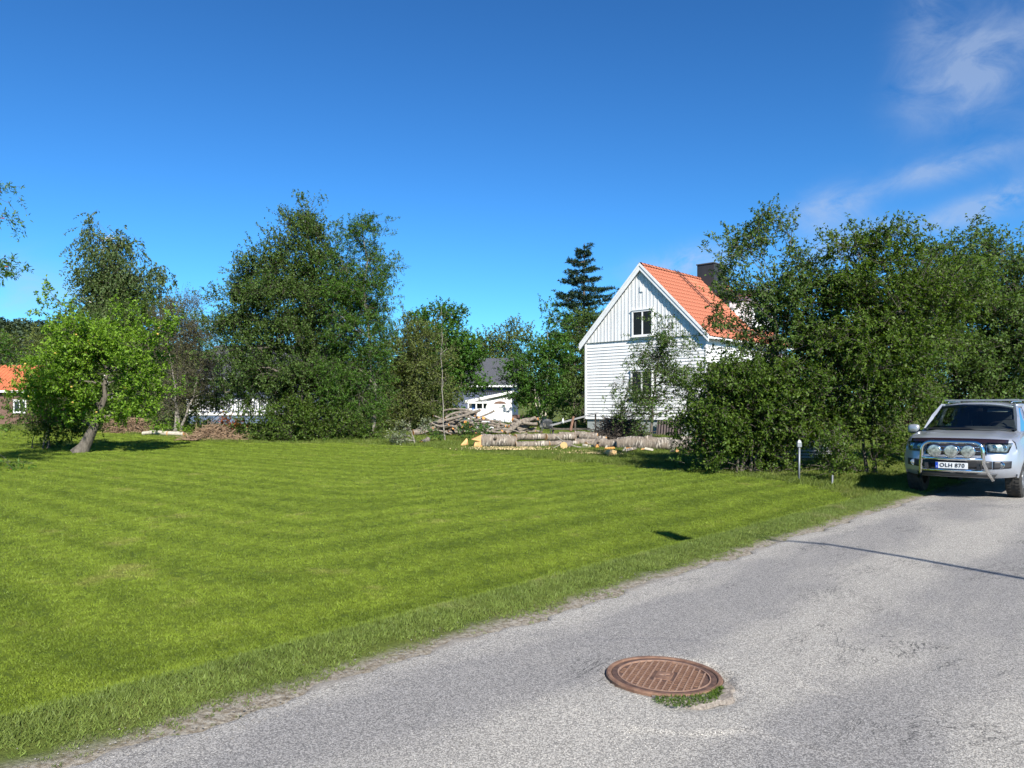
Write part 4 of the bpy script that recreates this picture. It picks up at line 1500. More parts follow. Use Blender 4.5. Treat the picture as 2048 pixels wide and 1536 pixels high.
for s in (-1, 1):
    xe = HALF + s * (HALF + EX)
    rd = MB()
    za, zb = EAVE - SL * EX, APEX
    rd.hexa([(HALF, -OV + 0.03, zb - 0.04), (xe, -OV + 0.03, za - 0.04), (xe, LEN + OV, za - 0.04), (HALF, LEN + OV, zb - 0.04),
             (HALF, -OV + 0.03, zb + 0.06), (xe, -OV + 0.03, za + 0.06), (xe, LEN + OV, za + 0.06), (HALF, LEN + OV, zb + 0.06)])
    rd.build('roof_deck', 'trim_paint', house)
    bg = MB()
    bg.hexa([(HALF, -OV - 0.005, zb - 0.20), (xe + s * 0.02, -OV - 0.005, za - 0.22), (xe + s * 0.02, -OV + 0.028, za - 0.22), (HALF, -OV + 0.028, zb - 0.20),
             (HALF, -OV - 0.005, zb + 0.15), (xe + s * 0.02, -OV - 0.005, za + 0.12), (xe + s * 0.02, -OV + 0.028, za + 0.12), (HALF, -OV + 0.028, zb + 0.15)])
    bg.build('bargeboard', 'trim_paint', house)
    bg = MB()
    bg.hexa([(HALF, -OV - 0.035, zb + 0.03), (xe + s * 0.02, -OV - 0.035, za + 0.0), (xe + s * 0.02, -OV - 0.007, za), (HALF, -OV - 0.007, zb + 0.03),
             (HALF, -OV - 0.035, zb + 0.19), (xe + s * 0.02, -OV - 0.035, za + 0.16), (xe + s * 0.02, -OV - 0.007, za + 0.16), (HALF, -OV - 0.007, zb + 0.19)])
    bg.build('bargeboard', 'trim_paint', house)
    gu = MB()
    gu.tube([(xe + s * 0.06, -OV, za - 0.02), (xe + s * 0.06, LEN + OV, za - 0.02)], 0.06, 8)
    gu.build('gutter', 'trim_paint', house)

slope_len = math.hypot(HALF + EX, SL * (HALF + EX))
ang = math.atan(SL)
TW, TL = 0.26, 0.36
rows = int(slope_len / TL) + 1
cols = int((LEN + 2 * OV) / TW)


def tile_geo(b, M):
    prof = [(-0.13, 0.030), (-0.09, 0.012), (-0.03, 0.004), (0.03, 0.016), (0.08, 0.052), (0.115, 0.050), (0.135, 0.028)]
    vs = []
    for (yy, lift) in ((0.0, 0.045), (TL + 0.05, 0.0)):
        for (x, z) in prof:
            vs.append(M @ Vector((x, -yy, z + lift if yy == 0 else z)))
    for (x, z) in prof:
        vs.append(M @ Vector((x, 0.0, z + 0.045 - 0.040)))
    k = len(prof)
    fs = [(i, i + 1, k + i + 1, k + i) for i in range(k - 1)] + [(2 * k + i, 2 * k + i + 1, i + 1, i) for i in range(k - 1)]
    b.add(vs, fs)


def tile_matrix(s, r, c):
    d = (r + 1) * TL if r < rows - 1 else slope_len + 0.02
    x = HALF + s * d * math.cos(ang)
    z = APEX + 0.075 - d * math.sin(ang)
    y = -OV + 0.10 + (c + 0.5) * TW
    down = Vector((s * math.cos(ang), 0, -math.sin(ang)))
    across = Vector((0, 1, 0))
    nrm = Vector((s * math.sin(ang), 0, math.cos(ang)))
    M = Matrix((across, down, nrm)).transposed().to_4x4()
    M.translation = Vector((x, y, z + 0.0))
    return M


tb = MB()
tile_geo(tb, Matrix.Identity(4))
tile_me = tb.mesh('roof_tile', False)
rest = MB()
cnt = 0
for r in range(rows):
    for c in range(cols):
        M = tile_matrix(1, r, c)
        if cnt < 300 and c < 17:
            J = Matrix.Rotation(random.uniform(-.012, .012), 4, 'Z')
            o = link('roof_tile', tile_me, 'orange_tile', house)
            o.matrix_local = M @ J
            cnt += 1
        elif not (6.0 < M.translation.y < 9.4 and 2 < r < 12):
            tile_geo(rest, M)
for r in range(rows):
    for c in range(cols):
        tile_geo(rest, tile_matrix(-1, r, c))
ro = rest.build('tile_field', 'orange_tile', house, fix=False)
ro['kind'] = 'stuff'
for i in range(int((LEN + 2 * OV - 0.15) / 0.36)):
    rt = MB()
    y0 = -OV + 0.05 + i * 0.36

    def ridge(u_, v_, y0=y0):
        a = math.pi * (u_ * 1.1 - 0.05)
        rr = 0.14 - 0.02 * v_
        return (HALF - math.cos(a) * rr, y0 + v_ * 0.40, APEX + 0.09 + math.sin(a) * rr * 0.85 + 0.02 * (1 - v_))
    rt.grid(ridge, 6, 1)
    rt.build('ridge_tile', 'orange_tile', house)
# roof ladder
lad = 3.37
for dy in (-0.17, 0.17):
    rl = MB()
    rl.tube([(HALF + 0.05, lad + dy, APEX + 0.27), (HALF + HALF + 0.1, lad + dy, APEX + 0.27 - SL * (HALF + 0.05))], 0.022, 6)
    rl.build('ladder_rail', 'ladder_iron', house)
for i in range(17):
    x = HALF + 0.15 + i * 0.225
    z = APEX + 0.27 - SL * (x - HALF - 0.05)
    rl = MB()
    rl.tube([(x, lad - 0.2, z), (x, lad + 0.2, z)], 0.016, 5)
    if i % 4 == 0:
        rl.tube([(x, lad - 0.17, z), (x, lad - 0.17, z - 0.15)], 0.012, 5)
        rl.tube([(x, lad + 0.17, z), (x, lad + 0.17, z - 0.15)], 0.012, 5)
    rl.build('ladder_rung', 'ladder_iron', house)
# chimney clad in dark sheet, on the ridge
ch = MB()
ch.box(HALF - 0.15, HALF + 0.95, 6.10, 7.6, APEX - 1.4, 10.3)
chim = ch.build('chimney', 'dark_sheet', house)
cc = MB()
cc.box(HALF - 0.20, HALF + 1.0, 6.05, 7.65, 10.302, 10.36)
cc.build('chimney_cap', 'dark_roof', chim)
# dormer on the road side
dz = 8.35
do = MB()
do.hexa([(HALF + 0.7, 6.2, 6.4), (HW - 0.55, 6.2, 6.0), (HW - 0.55, 9.0, 6.0), (HALF + 0.7, 9.0, 6.4),
         (HALF + 0.7, 6.2, dz), (HW - 0.55, 6.2, dz - 0.12), (HW - 0.55, 9.0, dz - 0.12), (HALF + 0.7, 9.0, dz)])
dor = do.build('dormer', 'white_paint', house)
dr_ = MB()
dr_.hexa([(HALF + 0.2, 5.95, dz + 0.02), (HW - 0.25, 5.95, dz - 0.15), (HW - 0.25, 9.25, dz - 0.15), (HALF + 0.2, 9.25, dz + 0.02),
          (HALF + 0.2, 5.95, dz + 0.30), (HW - 0.25, 5.95, dz + 0.10), (HW - 0.25, 9.25, dz + 0.10), (HALF + 0.2, 9.25, dz + 0.30)])
dr_.build('dormer_roof', 'dark_sheet', dor)
dc = MB()
dc.hexa([(HALF + 0.75, 6.13, dz - 1.0), (HALF + 1.9, 6.13, dz - 1.9), (HALF + 1.9, 6.196, dz - 1.9), (HALF + 0.75, 6.196, dz - 1.0),
         (HALF + 0.75, 6.13, dz - 0.02), (HALF + 1.9, 6.13, dz - 0.10), (HALF + 1.9, 6.196, dz - 0.10), (HALF + 0.75, 6.196, dz - 0.02)])
dc.build('dormer_cheek', 'dark_sheet', dor)
for k in range(2):
    wi = MB()
    wi.box(HW - 0.548, HW - 0.50, 6.6 + k * 1.2, 7.5 + k * 1.2, 6.9, 7.9)
    wi.build('dormer_window', 'window_glass', dor)

# ------------------------------------------------------------------ buildings further back
def gabled(name, label, cat, x0, x1, Yd, ang_d, depth, wall_h, roof_h, wallm, roofm, zg, ov=0.4):
    """house whose long front faces the camera; x0,x1 photo pixels of the front"""
    a = (x0 - 1024) / F * Yd
    w = (x1 - x0) / F * Yd
    h = thing(name, label, cat, (a, Yd, zg), math.radians(ang_d))
    b = MB()
    b.box(0, w, 0, depth, -0.3, wall_h)
    b.add([(0, 0, wall_h), (0, depth, wall_h), (0, depth / 2, wall_h + roof_h), (w, 0, wall_h), (w, depth, wall_h), (w, depth / 2, wall_h + roof_h)], [(0, 2, 1), (3, 4, 5)])
    b.build('wall', wallm, h)
    sl = roof_h / (depth / 2)
    for s in (0, 1):
        r = MB()
        ye = -ov if s == 0 else depth + ov
        ze = wall_h - sl * ov
        r.hexa([(-ov, ye, ze), (w + ov, ye, ze), (w + ov, depth / 2, wall_h + roof_h), (-ov, depth / 2, wall_h + roof_h),
                (-ov, ye, ze + 0.14), (w + ov, ye, ze + 0.14), (w + ov, depth / 2, wall_h + roof_h + 0.14), (-ov, depth / 2, wall_h + roof_h + 0.14)])
        if s == 0:
            n_ = int((w + 2 * ov) / 0.3)
            for i in range(n_):
                xx = -ov + (i + 0.5) * (w + 2 * ov) / n_
                r.bar((xx, ye, ze + 0.15), (xx, depth / 2, wall_h + roof_h + 0.15), 0.12, 0.04)
        r.build('roof', roofm, h)
        f = MB()
        f.box(-ov, w + ov, ye - 0.03 if s == 0 else ye + 0.004, ye - 0.004 if s == 0 else ye + 0.03, ze - 0.05, ze + 0.12)
        f.build('fascia', 'trim_paint', h)
    return h, w


zg = float(gz(-40, 62))
h1, w1 = gabled('red_roof_house', 'low house with orange tiled roof beyond the apple tree', 'house', -120, 70, 62, 4, 7.0, 2.2 + (CAMH + (HOR - 778) / F * 62 - zg) - 2.2, 2.0, 'brown_brick', 'old_red_tile', zg)
for xx in (1.2, 3.6, 6.2):
    window(h1, xx, 0.9, 1.9, 1.0, -0.01, True)
# cottage with dark roof and white balustraded deck
zg = float(gz(-22, 58))
h2, w2 = gabled('deck_cottage', 'cottage with wall shade painted in as dark grey and white railed deck behind the big tree', 'house', 400, 640, 62, -4, 7.0, 3.9, 2.6, 'blue_grey_shade_wall', 'dark_roof', zg)  # shade on the cottage wall is put into its dark base colour
window(h2, 6.9, 1.9, 3.1, 1.1, -0.01, True)
dk = MB()
dk.box(0.6, 7.6, -3.4, -0.05, 0.75, 0.95)
dk.build('deck', 'trim_paint', h2)
dsk = MB()
dsk.box(0.7, 7.5, -3.3, -3.26, -0.2, 0.74)
dsk.build('deck_skirt', 'sill_blue', h2)
rl = MB()
rl.box(0.6, 7.6, -3.4, -3.32, 1.86, 1.94)
rl.box(0.6, 7.6, -3.4, -3.32, 1.06, 1.12)
for xx in (0.66, 2.4, 4.1, 5.8, 7.54):
    rl.box(xx - 0.05, xx + 0.05, -3.41, -3.31, 0.952, 2.0)
rl.build('deck_rail', 'trim_paint', h2)
for i in range(38):
    xx = 0.78 + i * 0.18
    pk = MB()
    pk.box(xx - 0.05, xx + 0.05, -3.372, -3.348, 1.122, 1.858)
    pk.build('picket', 'trim_paint', h2)

# dark roofed house and white lean-to shed
zg = float(gz(0, 70))
h3, w3 = gabled('grey_house', 'blue grey house with dark roof behind the white shed', 'house', 905, 1024, 76, -5, 8.0, CAMH + (HOR - 767) / F * 76 - zg, 2.6, 'blue_grey_shade_wall', 'dark_roof', zg, 0.5)
cn = MB()
cn.box(w3 - 0.02, w3 + 0.14, -0.04, 0.12, 0, CAMH + (HOR - 772) / F * 76 - zg)
cn.build('corner_board', 'trim_paint', h3)
bt = MB()
for i in range(26):
    bt.box(0.3 + i * 0.21, 0.40 + i * 0.21, -0.06, -0.02, 2.6, 2.9)
bt.box(0.2, 5.8, -0.10, -0.065, 2.88, 2.95)
bo = bt.build('valance', 'dark_sheet', h3)

YS = 66
zs = float(gz(0, YS))


def sx_(px):
    return (px - 936) / F * YS


def sz_(py):
    return CAMH + (HOR - py) / F * YS - zs


sh = thing('white_shed', 'white lean to shed with blue door and double doors', 'shed', ((936 - 1024) / F * YS, YS, zs), 0)
W_ = sx_(1024)
b = MB()
b.hexa([(0, 0, -0.2), (W_, 0, -0.2), (W_, 3, -0.2), (0, 3, -0.2), (0, 0, sz_(806)), (W_, 0, sz_(786)), (W_, 3, sz_(786)), (0, 3, sz_(806))])
b.build('wall', 'gable_paint', sh)
b = MB()
b.hexa([(-0.25, -0.35, sz_(806) - 0.02), (W_ + 0.2, -0.35, sz_(786)), (W_ + 0.2, 3.3, sz_(786)), (-0.25, 3.3, sz_(806) - 0.02),
        (-0.25, -0.35, sz_(801)), (W_ + 0.2, -0.35, sz_(781)), (W_ + 0.2, 3.3, sz_(781)), (-0.25, 3.3, sz_(801))])
b.build('roof', 'trim_paint', sh)
for i in range(26):
    xx = sx_(972) + i * 0.085
    if xx > W_ - 0.05:
        break
    b = MB()
    zt = sz_(805) + (sz_(786) - sz_(805)) * xx / W_
    b.box(xx, xx + 0.025, -0.03, -0.002, sz_(806), zt + 0.05)
    b.build('batten', 'gable_paint', sh)
b = MB()
b.box(sx_(936), sx_(975), -0.55, -0.02, sz_(807), sz_(803.5))
b.build('porch_lintel', 'trim_paint', sh)
for px in (937.5, 953, 966):
    b = MB()
    b.box(sx_(px) - 0.05, sx_(px) + 0.05, -0.50, -0.40, -0.2, sz_(807) - 0.002)
    b.build('porch_post', 'trim_paint', sh)
b = MB()
b.box(sx_(944), sx_(953), -0.05, -0.004, 0, sz_(808))
b.build('door', 'blue_door', sh)
b = MB()
b.box(sx_(955), sx_(972), -0.04, -0.004, sz_(822), sz_(808))
b.build('window', 'window_glass', sh)
for px in (986, 1000):
    b = MB()
    b.box(sx_(px) + 0.01, sx_(px + 13.5), -0.05, -0.004, 0.05, sz_(808))
    b.build('door', 'trim_paint', sh)
b = MB()
n_ = 10
zc = sz_(808)
arc = [(sx_(1000) + 0.52 * math.cos(math.pi * i / n_), zc + 0.02 + 0.22 * math.sin(math.pi * i / n_)) for i in range(n_ + 1)]
b.add([(x, -0.05, z) for x, z in arc] + [(x, -0.035, z) for x, z in arc], [tuple(range(n_ + 1))] + [(i, i + 1, n_ + 2 + i, n_ + 1 + i) for i in range(n_)])
b.build('fanlight', 'brown_brick', sh)
bw_ = MB()
bw_.box((1024 - 1024) / F * 62, (1060 - 1024) / F * 62, 62, 62.3, float(gz(0, 62)) - 0.2, float(gz(0, 62)) + 0.75)
tag(bw_.build('brick_wall', 'brown_brick'), 'low brown brick wall right of the white shed', 'wall')
# overhead wire far behind
ow = MB()
pa, pb = P(700, 720, 85), P(1240, 690, 85)
ow.tube([pa.lerp(pb, t) - Vector((0, 0, 1.2 * 4 * t * (1 - t))) for t in np.linspace(0, 1, 15)], 0.02, 4)
tag(ow.build('overhead_wire', 'weathered_board'), 'thin overhead wire crossing above the white shed', 'wire')

# ------------------------------------------------------------------ logs and wood
def log(label, cat, a, b, r0, r1=None, bark='log_bark', cut='cut_wood', sag=0.0, group=None, name='log', seed=0, knots=2, sides=12, ends=(1, 1)):
    """one log from a to b (world points)"""
    rng = random.Random(seed * 31 + 7)
    a, b = Vector(a), Vector(b)
    r1 = r1 if r1 is not None else r0 * 0.88
    ax = (b - a)
    L = ax.length
    d = ax / L
    side = d.cross(Vector((0, 0, 1)))
    side = side.normalized() if side.length > 1e-3 else Vector((1, 0, 0))
    upv = side.cross(d)
    M = Matrix((d, -side, upv)).transposed().to_4x4()   # local x along the log
    M.translation = a
    o_mb = MB()
    n_ = max(5, int(L / 0.25))
    bend = rng.uniform(-0.05, 0.05) * L
    pts, rad = [], []
    for i in range(n_ + 1):
        t = i / n_
        pts.append(Vector((L * t, bend * 4 * t * (1 - t) * 0.5 + rng.gauss(0, 0.05 * r0), -sag * 4 * t * (1 - t) + rng.gauss(0, 0.05 * r0))))
        rad.append((r0 + (r1 - r0) * t) * rng.uniform(0.93, 1.08))
    o_mb.tube(pts, rad, sides, caps=False)
    v0 = len(o_mb.v)
    for i in range(v0):
        x, y, z = o_mb.v[i]
        j = 1 + rng.uniform(-0.05, 0.05)
        c = pts[min(n_, i // sides)]
        o_mb.v[i] = (x, c.y + (y - c.y) * j, c.z + (z - c.z) * j)
    for kk in range(knots):
        t = rng.uniform(0.2, 0.85)
        c = pts[int(t * n_)]
        an = rng.uniform(0.2, 2.9)
        dv = Vector((rng.uniform(-.3, .5), math.cos(an), math.sin(an))).normalized()
        rr = rad[int(t * n_)]
        o_mb.tube([c + dv * rr * 0.5, c + dv * rr * rng.uniform(1.25, 1.7)], [rr * 0.32, rr * 0.2], 6)
    o = o_mb.build(name, bark, smooth=True)
    o.matrix_world = M
    tag(o, label, cat, group)
    for e in (0, 1):
        if not ends[e]:
            continue
        cm = MB()
        c = pts[0] if e == 0 else pts[-1]
        ring = [Vector(o_mb.v[k + (0 if e == 0 else n_ * sides)]) for k in range(sides)]
        off = Vector((-0.006 if e == 0 else 0.006, 0, 0))
        cm.add([c + off] + [c + (p - c) * 0.97 + off for p in ring] + [c + (p - c) * 0.98 - off for p in ring],
               [(0, 1 + k, 1 + (k + 1) % sides) for k in range(sides)] + [(1 + k, 1 + sides + k, 1 + sides + (k + 1) % sides, 1 + (k + 1) % sides) for k in range(sides)])
        cm.build('cut_face', cut, o)
    return o


def lp(px0, py0, y0, px1, py1, y1):
    return P(px0, py0, y0), P(px1, py1, y1)


sd = 0
# grey branch logs, tangled pile in the middle
G1 = 'grey branch logs in the tangled pile'
L1 = 'grey barked branch log with sawn ends in the tangled pile by the sapling'
rr = random.Random(5)
for i in range(60):
    Yc = rr.uniform(39.6, 42.2)
    cx = rr.gauss(925, 44)
    level = rr.random() ** 1.4 * max(0.0, 1 - abs(cx - 930) / 110)
    base_z = float(gz((cx - 1024) / F * Yc, Yc))
    r = rr.uniform(0.035, 0.095)
    L = rr.uniform(0.7, 1.9)
    an = rr.choice([rr.gauss(0.2, 0.4), rr.gauss(2.9, 0.5), rr.uniform(0, 3.14)])
    tilt = rr.gauss(0, 0.16) if i % 7 else rr.gauss(0.0, 0.45)
    zc = base_z + r + level * 1.25 + abs(math.sin(tilt)) * L * 0.45
    c = Vector(((cx - 1024) / F * Yc, Yc, zc))
    h = Vector((math.cos(an) * math.cos(tilt), math.sin(an) * math.cos(tilt), math.sin(tilt))) * L / 2
    sd += 1
    log(L1, 'log', c - h, c + h, r, r * rr.uniform(.6, .95), 'log_bark', 'orange_wood', rr.uniform(-.22, .22), G1, seed=sd, sides=9, knots=rr.choice([0, 1, 2]))
G2 = 'grey logs in the low pile beside the plastic chair'
L2 = 'grey log in the low pile left of the plastic chair'
for i in range(13):
    Yc = rr.uniform(41.6, 42.8)
    cx = rr.uniform(1016, 1060)
    base_z = float(gz((cx - 1024) / F * Yc, Yc))
    r = rr.uniform(0.06, 0.12)
    L = rr.uniform(0.9, 1.8)
    an = rr.gauss(0.3, 0.6)
    tilt = rr.gauss(0.12, 0.2)
    c = Vector(((cx - 1024) / F * Yc, Yc, base_z + r + rr.random() ** 1.5 * 0.55 + abs(math.sin(tilt)) * L * 0.4))
    h = Vector((math.cos(an) * math.cos(tilt), math.sin(an) * math.cos(tilt), math.sin(tilt))) * L / 2
    sd += 1
    log(L2, 'log', c - h, c + h, r, r * .85, 'log_bark', 'orange_wood', rr.uniform(-.08, .08), G2, seed=sd, sides=9, knots=1)
a, b = lp(1012, 866, 40.6, 1043, 842, 41.0)
log('thick pale log propped steeply in the low pile near the chair', 'log', a, b, 0.15, 0.13, 'log_bark', 'cut_wood', seed=901)
a, b = lp(992, 866, 40.6, 1000, 842, 40.8)
log('small upright forked stump between the two grey log piles', 'log', a, b, 0.10, 0.06, 'log_bark', 'cut_wood', seed=902, knots=3)
a, b = lp(826, 866, 40.3, 870, 857, 40.8)
log('grey log with orange sawn end left of the thin sapling', 'log', a, b, 0.17, 0.15, 'log_bark', 'orange_wood', seed=903)
a, b = lp(843, 887, 35.8, 856, 880, 36.9)
log('short log showing its round orange end at the lawn edge', 'log', a, b, 0.13, 0.13, 'dry_stick', 'orange_wood', seed=904)

# birch logs in front
def gl(px0, y0, px1, y1, r, lift=0.0, lift1=None):
    out = []
    for px, y, lf in ((px0, y0, lift), (px1, y1, lift if lift1 is None else lift1)):
        x = (px - 1024) / F * y
        out.append(Vector((x, y, float(gz(x, y)) + r * 0.93 + lf)))
    return out


a, b = gl(962, 33.0, 1030, 33.2, 0.29)
big = log('thickest white birch log with notched felling cut', 'log', a, b, 0.31, 0.26, 'birch_bark', 'fresh_wood', seed=910, knots=1, sides=18, ends=(0, 1))
# the notched butt of the thickest birch: an open wedge of pale wood
wd_ = MB()
wd_.hexa([(-0.34, -0.25, -0.28), (0.04, -0.27, -0.28), (0.04, 0.27, -0.28), (-0.34, 0.25, -0.28), (-0.28, -0.23, -0.05), (0.02, -0.28, 0.0), (0.02, 0.28, 0.0), (-0.28, 0.23, -0.05)])
wd_.add([(-0.42, -0.20, 0.06), (0.03, -0.26, -0.02), (0.03, 0.26, -0.02), (-0.42, 0.20, 0.06), (0.03, -0.20, 0.27), (0.03, 0.20, 0.27)], [(0, 3, 2, 1), (0, 1, 4), (3, 5, 2), (0, 4, 5, 3), (1, 2, 5, 4)])
wd_.build('felling_notch', 'cut_wood', big)
G3 = 'birch logs lying in a row behind the lawn'
bl_ = [(1030, 33.5, 1092, 34.2, 0.15, 0.30, 'upper birch log lying end to end with the thickest log'), (1032, 32.9, 1098, 33.1, 0.15, 0.0, 'lower birch log lying end to end with the thickest log'),
       (1092, 34.0, 1150, 34.6, 0.15, 0.25, None), (1098, 33.2, 1155, 33.6, 0.14, 0.0, None), (1110, 35.0, 1165, 35.4, 0.13, 0.16, None), (1150, 33.8, 1205, 34.0, 0.16, 0.02, None),
       (1118, 35.6, 1152, 35.9, 0.12, 0.30, None), (1150, 35.2, 1195, 35.0, 0.14, 0.30, None), (1172, 33.0, 1206, 33.6, 0.13, 0.0, None), (1160, 34.4, 1212, 33.8, 0.10, 0.26, None)]
for i, (p0, y0, p1, y1, r, lf, lab) in enumerate(bl_):
    a, b = gl(p0, y0, p1, y1, r, lf, lf * 0.85)
    if lab:
        log(lab, 'log', a, b, r, r * .93, 'birch_bark', 'cut_wood', seed=920 + i, knots=1)
    else:
        log('birch log in the row stacked in front of the plastic chair', 'log', a, b, r, r * .93, 'birch_bark', 'cut_wood', group=G3, seed=920 + i, knots=1)
a, b = gl(1128, 31.6, 1140, 33.2, 0.165)
log('short dark log turned end on showing a pale round cut', 'log', a, b, 0.165, 0.16, 'dry_stick', 'fresh_wood', seed=940, knots=0)
a, b = gl(1236, 31.4, 1385, 30.6, 0.28)
log('long mossy birch trunk lying below the brush pile', 'log', a, b, 0.27, 0.30, 'birch_bark', 'cut_wood', seed=941, knots=2, sides=16)
a, b = gl(1190, 32.2, 1238, 31.8, 0.22)
log('short rough birch block between the log row and long trunk', 'log', a, b, 0.20, 0.21, 'birch_bark', 'fresh_wood', seed=942, knots=3, sides=14)
a, b = P(1292, 876, 32.6), P(1336, 896, 31.6)
log('pale debarked branch with torn reddish wood leaning on long trunk', 'log', a, b, 0.045, 0.07, 'fresh_wood', 'orange_wood', seed=943, knots=2, sides=8)
a, b = P(1112, 872, 32.4), P(1178, 896, 31.9)
log('thin grey crooked branch lying across the birch logs', 'branch', a, b, 0.03, 0.045, 'grey_bark', 'cut_wood', sag=0.15, seed=944, sides=7, name='branch')
a, b = P(1085, 897, 31.8), P(1125, 886, 32.2)
log('thin grey twig lying below the birch row', 'branch', a, b, 0.02, 0.03, 'grey_bark', 'cut_wood', sag=0.1, seed=945, sides=6, name='branch')
# yellow split chunk
ck = MB()
cpos = ground_px(1222, 912)
rgn = random.Random(3)
ring = []
for k in range(9):
    an = k * 0.698
    ring.append((0.24 * math.cos(an) * rgn.uniform(.6, 1.3), -0.12 + 0.05 * rgn.random(), 0.13 + 0.14 * math.sin(an) * rgn.uniform(.6, 1.2)))
ck.add([(0, -0.15, 0.14)] + ring + [(x * .8, 0.12, z * .9) for x, _, z in ring], [(0, 1 + k, 1 + (k + 1) % 9) for k in range(9)] + [(1 + k, 10 + k, 10 + (k + 1) % 9, 1 + (k + 1) % 9) for k in range(9)])
ck_o = ck.build('wood_chunk', 'fresh_wood')
ck_o.location = cpos
tag(ck_o, 'bright yellow split wood chunk lying on the grass before the long trunk', 'wood')
ck2 = MB()
ck2.hexa([(-0.22, -0.02, 0), (0.0, -0.06, 0), (0.1, 0.15, 0), (-0.1, 0.15, 0), (-0.24, 0.0, 0.06), (0.02, 0.0, 0.09), (0.06, 0.12, 0.30), (0.02, 0.14, 0.36)])
ck2_o = ck2.build('wood_chunk', 'cut_wood')
ck2_o.location = ground_px(932, 893)
tag(ck2_o, 'yellow wedge of wood sawn out beside the thickest birch log', 'wood')
# firewood heap beside the hedge
G4 = 'birch firewood billets heaped beside the leafy bush'
for i in range(26):
    Yc = rr.uniform(28.6, 30.4)
    cx = rr.gauss(1402, 20)
    base_z = float(gz((cx - 1024) / F * Yc, Yc))
    lev = max(0, 0.75 - abs(cx - 1400) / 60) * rr.random()
    r = rr.uniform(0.06, 0.11)
    an = rr.gauss(-1.1, 0.5)
    tl = rr.gauss(0.0, 0.2)
    c = Vector(((cx - 1024) / F * Yc, Yc, base_z + r + lev))
    h = Vector((math.cos(an) * math.cos(tl), math.sin(an) * math.cos(tl), math.sin(tl))) * rr.uniform(0.18, 0.3)
    log('short birch firewood billet in the heap beside the leafy bush', 'firewood', c - h, c + h, r, r, 'birch_bark' if i % 3 else 'dry_stick', 'orange_wood' if i % 2 else 'cut_wood', group=G4, seed=960 + i, knots=0, sides=9, name='firewood_billet')
# split pieces scattered between the logs
G5 = 'split pale wood pieces scattered between the birch logs'
for i in range(34):
    px_, py_ = rr.uniform(1150, 1385), 0
    yy_ = rr.uniform(31.0, 35.5) if px_ < 1240 else rr.choice([rr.uniform(29.4, 30.2), rr.uniform(31.8, 33.5)])
    g = on_ground(px_, yy_)
    L_, w_, h_ = rr.uniform(0.18, 0.55), rr.uniform(0.06, 0.13), rr.uniform(0.05, 0.12)
    sp = MB()
    sp.hexa([(-L_ / 2, -w_ / 2, 0), (L_ / 2, -w_ / 2 * 1.1, 0.01), (L_ / 2, w_ / 2, 0), (-L_ / 2, w_ / 2 * 0.9, 0.01),
             (-L_ / 2 + rr.uniform(0, .05), -w_ / 5, h_), (L_ / 2 - rr.uniform(0, .08), -w_ / 4, h_ * rr.uniform(.6, 1.1)), (L_ / 2 - .02, w_ / 5, h_ * 0.9), (-L_ / 2, w_ / 4, h_ * rr.uniform(.7, 1.1))])
    so_ = sp.build('split_billet', rr.choice(['fresh_wood', 'cut_wood', 'birch_bark', 'pale_bark', 'orange_wood']))
    so_.location = g + Vector((0, 0, rr.uniform(0.02, 0.12)))
    so_.rotation_euler = (rr.uniform(-.3, .3), rr.uniform(-.3, .3), rr.uniform(0, 6.28))
    tag(so_, 'small split wood piece scattered between the birch logs and long trunk', 'firewood', G5)
# sawdust and chips
sdm = MB()
for i in range(1100):
    if rr.random() < 0.6:
        px, py = rr.gauss(1015, 45), rr.uniform(897, 903)
    else:
        px, py = rr.gauss(1190, 28), rr.uniform(903, 912)
    g = ground_px(px, py)
    s = rr.uniform(0.02, 0.06)
    an = rr.random() * 6.28
    sdm.add([g + Vector((math.cos(an) * s, math.sin(an) * s, 0.06)), g + Vector((-math.sin(an) * s, math.cos(an) * s, 0.09)), g + Vector((-math.cos(an) * s, -math.sin(an) * s, 0.06)), g + Vector((math.sin(an) * s, -math.cos(an) * s, 0.10))], [(0, 1, 2, 3)])
tag(sdm.build('sawdust', 'sawdust', fix=False), 'pale sawdust and wood chips scattered along the birch logs', 'sawdust', kind='stuff')


def sticks(name, label, cat, c, ext, n, length, rad, m, seed, flat=0.35, dome=True):
    rng = np.random.default_rng(seed)
    p = rng.normal(size=(n, 3)) * np.array(ext) * 0.5
    p = np.clip(p, -np.array(ext), np.array(ext))
    rr_ = np.hypot(p[:, 0] / ext[0], p[:, 1] / ext[1])
    zz = rng.uniform(0, 1, n) * ext[2] * np.clip(1.05 - rr_, 0.08, 1) if dome else rng.uniform(0, 1, n) * ext[2]
    ctr = np.stack([p[:, 0], p[:, 1], zz], 1)
    d = unit(np.stack([rng.normal(size=n), rng.normal(size=n) * 0.6, rng.normal(size=n) * flat], 1))
    L = length * rng.uniform(0.4, 1.2, n)[:, None]
    a, b = ctr - d * L / 2, ctr + d * L / 2
    a[:, 2], b[:, 2] = np.maximum(a[:, 2], 0.02), np.maximum(b[:, 2], 0.02)
    v, q = prism_arrays(a, b, rad * rng.uniform(.5, 1.2, n), rad * 0.4)
    o = link(name, mesh_np(name, v, q), m)
    o.location = c
    return tag(o, label, cat, kind='stuff')


